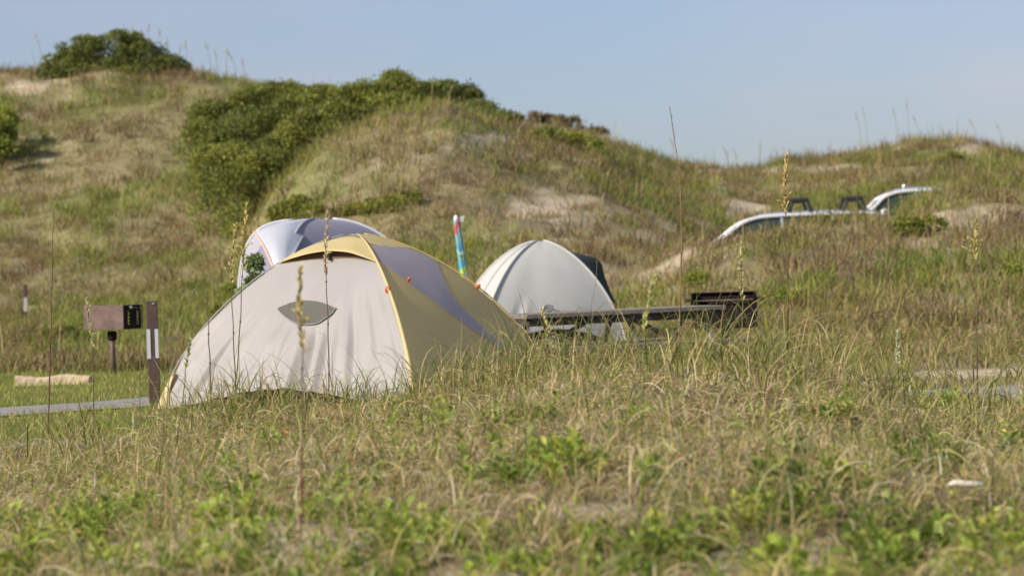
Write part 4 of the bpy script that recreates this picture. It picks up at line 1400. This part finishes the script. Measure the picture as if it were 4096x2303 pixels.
MB().grid(panel_mesh(w4, 30, 40, .10)).build('rear_panel', M_wht, wt, smooth=True)
for i in range(4):
    pts = wd.pole(i, np.linspace(.05, .97, 30))
    MB().tube(list(pts + unit(pts - np.array([wa[0], wa[1], 0])) * .008), .012, 6).build('pole_sleeve', M_wht if i != 3 else M_dgr, wt, smooth=True)
# seam on the sunny panel
sm = [w1.ev(np.array([.55]), np.array([t_]), np.array([.006]))[0] for t_ in np.linspace(.1, .9, 20)]
MB().tube(sm, .006, 5).build('seam', mat('grey_seam', (.35, .36, .38), .6), wt)
# green rear vestibule bulging out at the right
ctr2 = P(590, 300, 48.8)
G = []
prof = [(562, 249), (580, 253.5), (597, 258), (602, 264), (605, 277), (610, 290), (616, 303), (620, 318), (624, 338)]
for (qx, qy) in prof:
    row = []
    for f in np.linspace(0, 1, 9):
        bx = 545 + (qy - 240) * .72
        p = P(qx * f + bx * (1 - f), qy + (0 if f > .5 else 0), 48.2 + 1.3 * math.sin(math.pi * f * .5) - .1)
        p[2] = max(p[2], .02)
        row.append(p)
    for f in np.linspace(.9, 0, 6):
        bx = 545 + (qy - 240) * .72
        p = P(qx * f + bx * (1 - f), qy, 50.6 - .9 * math.sin(math.pi * f * .5))
        p[2] = max(p[2], .02)
        row.append(p)
    G.append(row)
MB().grid(np.array(G)).build('vestibule', M_dgr, wt, smooth=True)
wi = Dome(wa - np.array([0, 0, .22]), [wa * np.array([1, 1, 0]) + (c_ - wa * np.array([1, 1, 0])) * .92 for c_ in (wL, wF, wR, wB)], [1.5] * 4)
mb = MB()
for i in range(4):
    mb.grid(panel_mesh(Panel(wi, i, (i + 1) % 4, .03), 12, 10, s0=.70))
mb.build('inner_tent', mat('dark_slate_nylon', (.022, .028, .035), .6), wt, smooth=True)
st = [w2.ev(np.array([.47]), np.array([t_]), np.array([.03]))[0] for t_ in (.80, .84)]
st += [P(556, 338, 46.5), P(558, 352, 46.5)]
MB().tube(st, .012, 6).build('strap', mat('mauve_webbing', (.34, .26, .34), .6), wt, smooth=True)
u_ = w2.inv(547.5, 308)
c_ = w2.ev(u_[0:1], u_[1:2], np.array([.012]))[0]
ring = [c_ + np.array([math.cos(a_) * .06, -.01, math.sin(a_) * .035]) for a_ in np.linspace(0, 6.283, 17)]
MB().tube(ring, .012, 6).build('vent_ring', mat('grey_rubber', (.17, .19, .21), .6), wt, smooth=True)

# ---- rear lilac tent
M_ltop = fabric('pale_lilac_nylon', (.60, .62, .70), .35, .1, .04)
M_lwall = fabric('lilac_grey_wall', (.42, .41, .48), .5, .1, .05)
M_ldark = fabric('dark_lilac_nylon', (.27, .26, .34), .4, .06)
M_orgp = mat('salmon_piping', (.70, .42, .34), .6)
ra = P(322, 219, 42.3)
rl = P(238, 300, 42.4)
rf = P(284, 300, 40.7)
rr_ = P(440, 300, 42.2)
rb = P(360, 300, 44.4)
for c_ in (rl, rf, rr_, rb):
    c_[2] = 0
rt = thing('dome_tent', 'pale lilac-grey dome tent with salmon piping, half hidden behind the cream tent', 'tent', (ra[0], ra[1], 0))
rd = Dome(ra, [rl, rf, rr_, rb], [4.6, 3.2, 2.15, 2.4])
R1, R2, R3, R4 = Panel(rd, 0, 1, .03), Panel(rd, 1, 2, .06), Panel(rd, 2, 3, .04), Panel(rd, 3, 0, .04)
MB().grid(panel_mesh(R1, 40, 50, .04)).build('front_panel', M_lwall, rt, smooth=True)
MB().grid(panel_mesh(R2, 40, 50, .04)).build('side_panel', M_ldark, rt, smooth=True)
MB().grid(panel_mesh(R3, 30, 40, .04)).build('rear_panel', M_ldark, rt, smooth=True)
MB().grid(panel_mesh(R4, 30, 40, .04)).build('side_panel', M_lwall, rt, smooth=True)
for i in range(4):
    pts = rd.pole(i, np.linspace(.05, 1, 30))
    MB().tube(list(pts + unit(pts - np.array([ra[0], ra[1], 0])) * .008), .014, 6).build('pole_sleeve', M_ltop if i != 1 else M_lwall, rt, smooth=True)
# awning: a fly sheet stretched out from the ridge, edged with salmon piping
rows = []
up_e = [P(q[0], q[1], q[2]) for q in ((255, 231.5, 41.2), (270, 226, 41.3), (287, 221.6, 41.5), (304, 218.8, 41.9), (318, 218.4, 42.3))]
lo_e = [P(q[0], q[1], q[2]) for q in ((275, 268, 40.3), (280, 268, 40.25), (284, 268, 40.25), (287, 266, 40.3), (291, 262, 40.4))]
for f in np.linspace(0, 1, 14):
    bow = math.sin(math.pi * f) * .05
    rows.append([np.array(a_) * (1 - f) + np.array(b_) * f + np.array([-.01, -.5 * bow, bow]) for a_, b_ in zip(up_e, lo_e)])
rows = np.array(rows)
fine = np.stack([pchip(np.linspace(0, 1, 5), r_, np.linspace(0, 1, 18)) for r_ in rows])
fly = MB().grid(fine).build('awning', M_ltop, rt, smooth=True, solid=.006)
MB().tube(list(fine[:, 0] + np.array([-.005, -.01, 0])), .013, 6).build('piping', M_orgp, rt, smooth=True)
MB().tube(list(fine[:, -1]), .012, 6).build('awning_seam', M_lwall, rt, smooth=True)
door = R1.strip([(258, 252), (262, 245), (268, 246), (272, 252)], [(252, 292), (258, 292), (264, 292), (270, 292)], 12, 8, .008)
MB().grid(door).build('door', M_ldark, rt, smooth=True)

# ------------------------------------------------------------------ picnic table
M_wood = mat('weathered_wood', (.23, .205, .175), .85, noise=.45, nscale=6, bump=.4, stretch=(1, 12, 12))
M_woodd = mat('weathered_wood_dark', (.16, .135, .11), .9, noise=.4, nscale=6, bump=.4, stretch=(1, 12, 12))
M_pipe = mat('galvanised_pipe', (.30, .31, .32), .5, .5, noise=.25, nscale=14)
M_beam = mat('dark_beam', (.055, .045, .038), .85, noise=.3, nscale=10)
tcn_ = np.array([(608.5 - 512) / F * 35.0, 35.0, 0.0])
phi = R(23)
ax_ = np.array([math.cos(phi), math.sin(phi), .011])
nr_ = np.array([math.sin(phi), -math.cos(phi), 0])
upv = np.array([0, 0, 1.0])
TM = np.stack([ax_, nr_, upv], 1)


def tp(a, b_, h):
    return tcn_ + ax_ * a + nr_ * b_ + upv * h


tb = thing('picnic_table', 'long grey weathered wooden picnic table with attached benches on metal legs', 'picnic table', tcn_)
LT = 1.98
HT = .695
mb = MB()
for k in range(5):
    mb.box(tp(0, -.32 + .16 * k, HT - .02), (LT, .150, .04), TM)
mb.build('tabletop', M_wood, tb, bevel=.004)
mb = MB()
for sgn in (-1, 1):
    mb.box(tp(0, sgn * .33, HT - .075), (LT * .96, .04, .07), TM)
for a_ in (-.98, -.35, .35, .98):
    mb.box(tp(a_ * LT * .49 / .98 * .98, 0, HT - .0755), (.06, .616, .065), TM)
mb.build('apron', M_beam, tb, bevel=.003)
for sgn in (-1, 1):
    mb = MB()
    for k in (0, 1):
        mb.box(tp(0, sgn * (.64 + .145 * k), .375), (LT, .135, .04), TM)
    mb.build('bench', M_wood, tb, bevel=.004)
for a_ in (-.78, .05, .80):
    # leg frame: two splayed legs, bench bearer
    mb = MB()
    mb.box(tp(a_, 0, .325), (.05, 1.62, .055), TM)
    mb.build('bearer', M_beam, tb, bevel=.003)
    for sgn in (-1, 1):
        MB().tube([tp(a_ + .05, sgn * .22, HT - .11), tp(a_ + .05, sgn * .40, .34), tp(a_ + .05, sgn * .60, -.02)], .028, 8).build('leg', M_pipe, tb, smooth=True)
for sgn in (-1, 1):
    MB().tube([tp(sgn * .25, 0, HT - .11), tp(sgn * .74, 0, .36)], .022, 8).build('brace', M_pipe, tb, smooth=True)

# ------------------------------------------------------------------ park grills
M_rust = mat('brown_painted_steel', (.145, .092, .078), .6, .1, noise=.55, nscale=5, bump=.2)
M_rustd = mat('sooty_rusty_steel', (.020, .0145, .013), .85, 0, noise=.5, nscale=9, bump=.3, spec=.12)
M_steel = mat('bright_bolt', (.75, .75, .75), .25, .9)


def rotz(a_):
    return np.array([[math.cos(a_), -math.sin(a_), 0], [math.sin(a_), math.cos(a_), 0], [0, 0, 1.0]])


def grill_left():
    c0 = P(113, 370, 45.0)
    c0[2] = float(terr(c0[0], c0[1]))
    th = thing('park_grill', 'brown box-shaped park grill on a post, seen from behind, beside the marker post', 'grill', c0)
    Wd, Dp, Ht = .54, .44, .285
    zb = P(113, 330, 45.0)[2]
    Mz = rotz(R(-25))      # local x along back wall, local y away from the viewer
    tilt = R(-.8)
    Mt = Mz @ np.array([[math.cos(tilt), 0, -math.sin(tilt)], [0, 1, 0], [math.sin(tilt), 0, math.cos(tilt)]])
    # corner between back wall and right wall seen at column 123.5
    cor = P(123.5, 329, 44.8)
    org = cor - Mt @ np.array([Wd / 2, 0, 0])

    def L(x_, y_, z_):
        return org + Mt @ np.array([x_, y_, z_])
    Mloc = Mt
    mb = MB()
    mb.box(L(0, .004, Ht / 2), (Wd, .008, Ht), Mloc)
    mb.build('back_wall', M_rust, th, bevel=.002)
    MB().box(L(0, Dp / 2, .004), (Wd - .02, Dp - .02, .006), Mloc).build('floor_plate', M_rustd, th)
    MB().box(L(-Wd / 2 + .004, Dp / 2 + .006, Ht / 2), (.008, Dp - .008, Ht), Mloc).build('side_wall', M_rustd, th, bevel=.002)
    # right wall with two notched slots
    ny, nz_ = 40, 26
    G = np.array([[L(Wd / 2 - .002, .012 + (Dp - .012) * a_ / ny, Ht * b_ / nz_) for b_ in range(nz_ + 1)] for a_ in range(ny + 1)])
    mb = MB()
    Fc = []
    for a_ in range(ny):
        for b_ in range(nz_):
            hole = False
            for s0 in (9, 28):
                w_ = 1 if (b_ // 2) % 2 else 3
                if 5 <= b_ < 20 and s0 <= a_ < s0 + 1 + w_:
                    hole = True
            if not hole:
                q = a_ * (nz_ + 1) + b_
                Fc.append((q, q + 1, q + nz_ + 2, q + nz_ + 1))
    mb.add(G.reshape(-1, 3), Fc)
    mb.build('side_wall', M_rustd, th, solid=.006)
    mb = MB()
    for k in range(9):
        mb.tube([L(-Wd / 2 + .02, .05 + .045 * k, Ht - .012), L(Wd / 2 - .02, .05 + .045 * k, Ht - .012)], .006, 6)
    mb.build('grate', M_rustd, th)
    bc = L(Wd / 2 + .012, .14, Ht - .03)
    MB().tube([bc - Mz @ np.array([.012, 0, 0]), bc + Mz @ np.array([.02, 0, 0])], [.022, .018], 10).build('bolt', M_steel, th, smooth=True)
    MB().tube([L(Wd / 2 + .012, .16, Ht - .035), L(Wd / 2 + .012, Dp - .03, Ht - .04)], .008, 6).build('handle', M_rust, th)
    # post
    top = P(112.0, 330.5, 45.05)
    base = np.array([top[0] + .0, 45.05, c0[2] - .1])
    MB().tube([base, top], .033, 12).build('post', M_rust, th, smooth=True)
    MB().tube([top - (0, 0, .11), top - (0, 0, .085), top - (0, 0, .02), top], [.045, .055, .055, .05], 12).build('collar', M_rustd, th, smooth=True)


def grill_right():
    d = 40.0
    c0 = P(724, 352, d)
    c0[2] = float(terr(c0[0], d))
    th = thing('park_grill', 'dark rusty open-fronted park grill on a post behind the right end of the picnic table', 'grill', c0)
    Wd, Dp, Ht = .66, .42, .375
    org = P(723.5, 328.0, d)
    Mt = rotz(R(-7)) @ np.array([[1, 0, 0], [0, 1, 0], [0, 0, 1.0]])

    def L(x_, y_, z_):
        return org + Mt @ np.array([x_, y_, z_])
    MB().box(L(0, Dp, Ht / 2), (Wd, .01, Ht), Mt).build('back_wall', M_rustd, th, bevel=.002)
    for s_ in (-1, 1):
        MB().box(L(s_ * (Wd / 2 - .005), Dp / 2 - .006, Ht / 2), (.01, Dp - .012, Ht), Mt).build('side_wall', M_rustd, th, bevel=.002)
    MB().box(L(0, Dp / 2, .004), (Wd - .024, Dp - .02, .008), Mt).build('floor_plate', M_rustd, th)
    MB().box(L(0, .006, Ht * .32), (Wd - .024, .010, Ht * .62), Mt).build('front_wall', M_rustd, th, bevel=.002)
    mb = MB()
    mb.box(L(0, Dp - .02, Ht + .004), (Wd + .01, .05, .012), Mt)
    mb.build('rim', M_rust, th, bevel=.002)
    mb = MB()
    for k in range(8):
        mb.tube([L(-Wd / 2 + .02, .05 + .045 * k, Ht * .78), L(Wd / 2 - .02, .05 + .045 * k, Ht * .78)], .006, 6)
    mb.build('grate', M_rust, th)
    for s_ in (-1, 1):
        mb = MB()
        mb.tube([L(s_ * Wd / 2, .10, Ht * .80), L(s_ * (Wd / 2 + .06), .10, Ht * .81)], .010, 8)
        for k in range(4):
            mb.tube([L(s_ * (Wd / 2 + .03 + .014 * k), .10, Ht * .81), L(s_ * (Wd / 2 + .038 + .014 * k), .10, Ht * .81)], .024, 10)
        mb.build('handle', M_rust, th, smooth=True)
    top = L(0.02, Dp * .5, -.002)
    MB().tube([(top[0] + .01, top[1], c0[2] - .1), top], .034, 12).build('post', M_rust, th, smooth=True)
    MB().tube([top - (0, 0, .16), top - (0, 0, .15), top], [.052, .055, .055], 12).build('collar', M_rustd, th, smooth=True)


grill_left()
grill_right()

# ------------------------------------------------------------------ marker posts
M_brn = mat('brown_stained_wood', (.075, .048, .042), .75, noise=.35, nscale=5, bump=.25, stretch=(8, 8, 1))
M_refl = mat('silver_reflective_tape', (.55, .57, .60), .35, .2)
M_wht2 = mat('white_paint', (.75, .75, .73), .5)


def post(label, bx, by, tx, ty, d, wd, strips, refl):
    top, b0 = P(tx, ty, d), P(bx, by, d)
    gz = float(terr(b0[0], d))
    th = thing('marker_post', label, 'marker post', (b0[0], d, gz), 'brown campsite marker posts')
    a_ = unit(top - b0)
    xx_ = np.array([1.0, 0, 0]) - a_ * a_[0]
    xx_ = unit(xx_)
    yy_ = np.cross(a_, xx_)
    Mp = np.stack([xx_, yy_, a_], 1) @ rotz(R(4))
    b1 = b0 - a_ * ((b0[2] - gz) + .15)
    Lg = np.linalg.norm(top - b1)
    MB().box((top + b1) / 2, (wd, wd, Lg), Mp).build('shaft', M_brn, th, bevel=.005)
    for (side_, y0, y1) in strips:
        f0 = top + (b0 - top) * ((y0 - ty) / (by - ty))
        f1 = top + (b0 - top) * ((y1 - ty) / (by - ty))
        cen = (f0 + f1) / 2 + Mp @ np.array([side_ * wd * .345, -wd / 2 - .003, 0])
        MB().box(cen, (wd * (.30 if len(strips) > 1 else .9), .004, np.linalg.norm(f0 - f1)), Mp).build('reflector', refl, th)
        if len(strips) > 1:
            cen = (f0 + f1) / 2 + Mp @ np.array([side_ * (wd / 2 + .003), 0, 0])
            MB().box(cen, (.004, wd * .9, np.linalg.norm(f0 - f1)), Mp).build('reflector', refl, th)
    return th, Mp, top


th, Mp, top = post('near brown wooden marker post with two silver strips, left of the cream tent', 155, 407, 151.6, 300.6, 33.3, .098, [(-1, 328.5, 358), (1, 328.5, 357.5)], M_refl)
c_ = top + Mp @ np.array([.014, -.052, -.022])
MB().box(c_, (.022, .006, .012), Mp @ rotz(0)).build('staple', M_steel, th)
post('distant small brown marker post with a white band at the foot of the left dune', 25.5, 327, 25.6, 284, 70.0, .068, [(0, 297, 311)], mat('grey_band', (.42, .42, .43), .6))

# ------------------------------------------------------------------ wheel stop
a0, a1 = P(17, 382, 41.4), P(91, 378.5, 41.3)
mid = (a0 + a1) / 2
mid[2] = float(terr(mid[0], mid[1]))
dv = a1 - a0
ln = float(np.hypot(dv[0], dv[1]))
an = math.atan2(dv[1], dv[0])
ws = MB()
G = []
for k, s_ in enumerate(np.linspace(-.5, .5, 22)):
    ring = []
    for (yy_, zz_) in ((-.10, -.03), (-.095, .075), (-.06, .095), (.06, .095), (.095, .075), (.10, -.03)):
        jx = random.uniform(-.006, .006)
        p = rotz(an) @ np.array([s_ * ln, yy_ + jx, zz_ + random.uniform(-.006, .006) + (.012 * math.sin(s_ * 9) if zz_ > 0 else 0)])
        ring.append(p + mid)
    G.append(ring + [ring[0]])
ws.grid(np.array(G))
ws.add(G[0][:6], [(0, 1, 2, 3, 4, 5)])
ws.add(G[-1][:6], [(5, 4, 3, 2, 1, 0)])
o = ws.build('wheel_stop', mat('weathered_pale_timber', (.50, .40, .27), .9, noise=.3, nscale=8, bump=.4), None)
tag(o, 'pale weathered timber parking stop lying in the grass below the left-hand grill', 'wheel stop')

# ------------------------------------------------------------------ folded beach umbrella
d = 44.0
t0, t1 = P(456.2, 219, d), P(464.5, 279, d)
axu = unit(t1 - t0)
gz = float(terr(t1[0], d))
bot = t0 + axu * ((t0[2] - gz) / -axu[2])
um = thing('beach_umbrella', 'closed beach umbrella in turquoise, red and lime planted behind the cream tent', 'umbrella', bot)
Lc = np.linalg.norm(t1 - t0) + .12


def band(v):
    # turquoise, red, blue, green, lime patches of the folded print
    pass


M_um = mat_attr('umbrella_print', .6, .1)
mb = MB()
cols_u = []
BANDS = [(0, .03, (.70, .72, .75)), (.03, .07, (.16, .40, .50)), (.07, .16, (.60, .09, .12)), (.16, .30, (.20, .42, .46)), (.30, .43, (.10, .34, .50)), (.43, .48, (.52, .58, .56)), (.48, .56, (.10, .42, .22)), (.56, .60, (.35, .36, .42)), (.60, .72, (.10, .44, .58)), (.72, .83, (.45, .66, .10)), (.83, .93, (.55, .60, .62)), (.93, 1.2, (.66, .66, .68))]
G = []
na, nl2 = 24, 60
e1 = unit(np.cross(axu, np.array([0, 1.0, 0])))
e2 = np.cross(axu, e1)
for k in range(nl2):
    f = k / (nl2 - 1)
    rbase = np.interp(f, [0, .03, .1, .5, .72, .9, .97, 1], [.014, .030, .032, .040, .038, .042, .046, .045])
    row = []
    for j in range(na + 1):
        a_ = 2 * math.pi * j / na
        rr2 = rbase * (1 + .16 * math.cos(6 * a_ + f * 3))
        row.append(t0 + axu * (f * Lc) + e1 * rr2 * math.cos(a_) + e2 * rr2 * math.sin(a_))
        sh = (f + .05 * math.sin(a_ + 9 * f) + .03 * math.sin(2.3 * a_))
        cb = BANDS[-1][2]
        for (b0_, b1_, c__) in BANDS:
            if b0_ <= max(0, sh) < b1_:
                cb = c__
        cols_u.append(cb)
    G.append(row)
mb.grid(np.array(G))
o = mb.build('canopy', M_um, um, smooth=True)
ca = o.data.color_attributes.new('Col', 'FLOAT_COLOR', 'POINT')
for i_, c__ in enumerate(cols_u):
    ca.data[i_].color = (*c__, 1)
MB().tube([bot + (0, 0, -.1), t0 + axu * .02], .014, 8).build('pole', M_wht2, um, smooth=True)
MB().tube([t0 - axu * .05, t0 - axu * .03, t0, t0 + axu * .03], [.010, .024, .030, .024], 10).build('finial', M_wht2, um, smooth=True)
MB().tube([t0 + axu * .93 * Lc, t0 + axu * .965 * Lc], .050, 14).build('strap', M_blk, um, smooth=True)
fl = t0 + e1 * 0 + np.array([.045, 0, .03])
MB().grid(np.array([[fl + np.array([0, 0, 0]), fl + np.array([.055, .01, .012])], [fl + np.array([.0, 0, -.07]), fl + np.array([.035, .012, -.06])]])).build('tab', M_wht2, um, solid=.003)


# ------------------------------------------------------------------ cars
M_car = mat('white_car_paint', (.62, .63, .66), .18, 0.0, spec=.6)
M_carb = mat('blue_grey_sky_sheen_paint', (.44, .48, .56), .2, .35, spec=.6)  # blue sky reflection on white roofs put into base colour; door pillars share it
M_glass = mat('tinted_car_glass', (.03, .05, .045), .08, 0.0, spec=.3)
M_tyre = mat('tyre_rubber', (.02, .02, .02), .85)
M_rim = mat('alloy_rim', (.5, .5, .5), .3, .8)
M_blackp = mat('black_plastic', (.02, .02, .022), .5)


def car(label, x_ws, d, gz, h, dx_ws, roof_len, roofmat, rack, knob, name='parked_car'):
    """car facing the left of the photo. x_ws: x of the windscreen base, dx_ws: its run, roof_len: roof run, h: height"""
    L0 = x_ws - 1.05
    rear = x_ws + dx_ws + roof_len + .35
    cxm = (L0 + rear) / 2
    th = thing(name, label, 'car', (cxm, d, gz))
    hw = .88
    belt = h - .56
    # lower body: side outline extruded with rounded section
    outl = [(L0 + .02, .30), (L0, .52), (L0 + .10, .70), (L0 + .45, belt - .10), (x_ws, belt), (x_ws + dx_ws + roof_len * .5, belt + .03), (rear - .08, belt + .04), (rear, .75), (rear - .02, .35), (rear - .15, .24), (L0 + .15, .22)]
    secs = [(-hw, .94), (-hw * .98, 1.0), (-hw * .6, 1.0), (0, 1.0), (hw * .6, 1.0), (hw * .98, 1.0), (hw, .94)]
    cen_ = np.array([cxm, .55])
    mb = MB()
    n_ = len(outl)
    Vv = []
    for (yy_, sc_) in secs:
        for (qx, qz) in outl:
            q = cen_ + (np.array([qx, qz]) - cen_) * sc_
            Vv.append((q[0], d + yy_, gz + q[1]))
    Fc = []
    for a_ in range(len(secs) - 1):
        for b_ in range(n_):
            Fc.append((a_ * n_ + b_, a_ * n_ + (b_ + 1) % n_, (a_ + 1) * n_ + (b_ + 1) % n_, (a_ + 1) * n_ + b_))
    Fc.append(tuple(range(n_)))
    Fc.append(tuple((len(secs) - 1) * n_ + k for k in range(n_ - 1, -1, -1)))
    mb.add(Vv, Fc).build('body', M_car, th, bevel=.02)
    # greenhouse glass
    rx0, rx1 = x_ws + dx_ws, x_ws + dx_ws + roof_len
    ri = .62
    prof = [(x_ws + .03, belt), (x_ws + dx_ws * .45, belt + (h - belt) * .62), (rx0, h - .055), (rx0 + roof_len * .5, h - .05), (rx1, h - .06), (rear - .12, belt + .05)]

    def wid(zz):
        return hw - .03 + (ri - hw + .03) * np.clip((zz - belt) / (h - belt), 0, 1)
    mb = MB()
    Vv = []
    for sg in (-1, 1):
        for (qx, qz) in prof:
            Vv.append((qx, d + sg * (wid(qz) - .02), gz + qz))
    k = len(prof)
    Fc = [tuple(range(k)), tuple(range(2 * k - 1, k - 1, -1))] + [(i_, (i_ + 1) % k, k + (i_ + 1) % k, k + i_) for i_ in range(k)]
    mb.add(Vv, Fc).build('window', M_glass, th)
    # roof skin
    G = []
    for qx in np.linspace(rx0 - .04, rx1 + .02, 18):
        f = (qx - rx0) / roof_len
        zl = h - .035 + .035 * math.sin(math.pi * np.clip(f, 0, 1)) - .02 * (f < .02)
        G.append([(qx, d + yy_, gz + zl - .06 * (abs(yy_) / .66) ** 3) for yy_ in np.linspace(-.655, .655, 11)])
    MB().grid(np.array(G)).build('roof', roofmat, th, smooth=True, solid=.03)
    # side rails running down the windscreen pillar
    for sg in (-1, 1):
        pts = []
        for qx, qz in [(x_ws - .10, belt - .03), (x_ws + dx_ws * .25, belt + (h - belt) * .36), (x_ws + dx_ws * .6, belt + (h - belt) * .70), (rx0 + .02, h - .085), (rx0 + roof_len * .3, h - .065), (rx0 + roof_len * .7, h - .065), (rx1, h - .085), (rear - .06, belt + .05)]:
            pts.append((qx, d + sg * (wid(qz) + .012), gz + qz))
        pp = np.array(pts)
        sfin = np.concatenate([[0], np.cumsum(np.linalg.norm(np.diff(pp, axis=0), axis=1))])
        fin = pchip(sfin, pp, np.linspace(0, sfin[-1], 40))
        MB().tube(list(fin), .034, 8).build('pillar', M_car, th, smooth=True)
        for fx, wd_ in ((rx0 + .35, .05), (rx0 + roof_len * .62, .08)):
            MB().tube([(fx, d + sg * (wid(h) + .01), gz + h - .08), (fx + .05, d + sg * (wid(belt) + .0), gz + belt)], wd_ * .6, 6).build('door_pillar', M_carb if wd_ < .06 else M_car, th, smooth=True)
        MB().tube([(x_ws + .28, d + sg * (hw + .02), gz + belt + .08), (x_ws + .32, d + sg * (hw + .15), gz + belt + .09)], [.05, .075], 8).build('mirror', M_car, th, smooth=True)
        for wx in (L0 + .75, rear - .75):
            wh = MB().tube([(wx, d + sg * (hw - .19), gz + .32), (wx, d + sg * (hw + .005), gz + .32)], .32, 22).build('wheel', M_tyre, th, smooth=False, bevel=.02)
            MB().tube([(wx, d + sg * (hw + .006), gz + .32), (wx, d + sg * (hw + .02), gz + .32)], [.21, .17], 16).build('rim', M_rim, wh)
        MB().box((L0 + .12, d + sg * .62, gz + .66), (.12, .34, .12), rotz(0)).build('headlight', M_steel, th, bevel=.02)
        MB().box((rear - .03, d + sg * .66, gz + .82), (.08, .26, .18), rotz(0)).build('tail_light', mat('red_lens', (.35, .02, .02), .3), th, bevel=.02)
    if rack:
        for fx in rack:
            rk = None
            for sg in (-1, 1):
                pass
            mb = MB()
            ht = .20
            for sg in (-1, 1):
                yb = d + sg * .52
                # splayed foot pair under a padded cross member
                mb.tube([(fx - .20, yb, gz + h - .02), (fx - .13, yb, gz + h + ht * .95)], [.036, .028], 6)
                mb.tube([(fx + .20, yb, gz + h - .02), (fx + .13, yb, gz + h + ht * .95)], [.036, .028], 6)
                mb.tube([(fx - .15, yb, gz + h + ht), (fx + .15, yb, gz + h + ht)], .045, 8)
            mb.box((fx, d, gz + h + ht), (.10, 1.0, .05))
            mb.build('roof_rack', M_blackp, th)
    if knob:
        kx = knob
        mb = MB().tube([(kx, d, gz + h - .02), (kx + .01, d, gz + h + .05), (kx + .03, d, gz + h + .09)], [.04, .04, .02], 8)
        mb.build('antenna', M_steel, th, smooth=True)
    return th


x1 = (718 - 512) / F * 70
car('white car with two black roof rack hoops, mostly hidden behind the dune slope', x1, 70.0, .50, 1.47, .80, 2.05, M_carb, [(800.5 - 512) / F * 70, (854.5 - 512) / F * 70], None)
x2 = (866 - 512) / F * 76.5
car('white car with sky-tinted roof higher up the slope, only its curved roof edge showing', x2, 76.5, .95, 1.50, .62, 1.0, M_carb, None, (906.5 - 512) / F * 76.5)

# ------------------------------------------------------------------ small scraps on the mound
p = ground_at(967, 498)
p[2] = float(terr(p[0], p[1])) + .05
o = MB().tube([p + (-.075, 0, .004), p + (-.05, .0, .012), p + (0, .0, .006), p + (.06, .02, 0), p + (.075, .02, -.004)], [.006, .013, .014, .013, .008], 8).build('driftwood_stick', mat('bleached_wood', (.68, .62, .54), .8, noise=.2, nscale=20), None, smooth=True)
tag(o, 'short bleached pale stick lying below the dark weeds at lower right', 'stick')


def scrap(name, label, px, py, col_, sz):
    p = ground_at(px, py)
    z0 = float(terr(p[0], p[1])) + .03
    G = []
    for a_ in np.linspace(-1, 1, 7):
        G.append([(p[0] + a_ * sz + .01 * math.sin(5 * b_), p[1] + b_ * sz * .3, z0 + sz * (.5 + b_ * .6) + sz * .25 * math.sin(a_ * 3 + b_ * 2)) for b_ in np.linspace(-1, 1, 5)])
    o = MB().grid(np.array(G)).build(name, mat(name, col_, .5), None, smooth=True, solid=.002)
    tag(o, label, 'litter')


scrap('crumpled_scrap', 'small crimson scrap lying on the sandy patch at right', 918, 404, (.45, .02, .06), .022)
scrap('crumpled_scrap', 'small orange-red scrap in dry grass below the cream tent', 287, 439, (.65, .10, .03), .018)
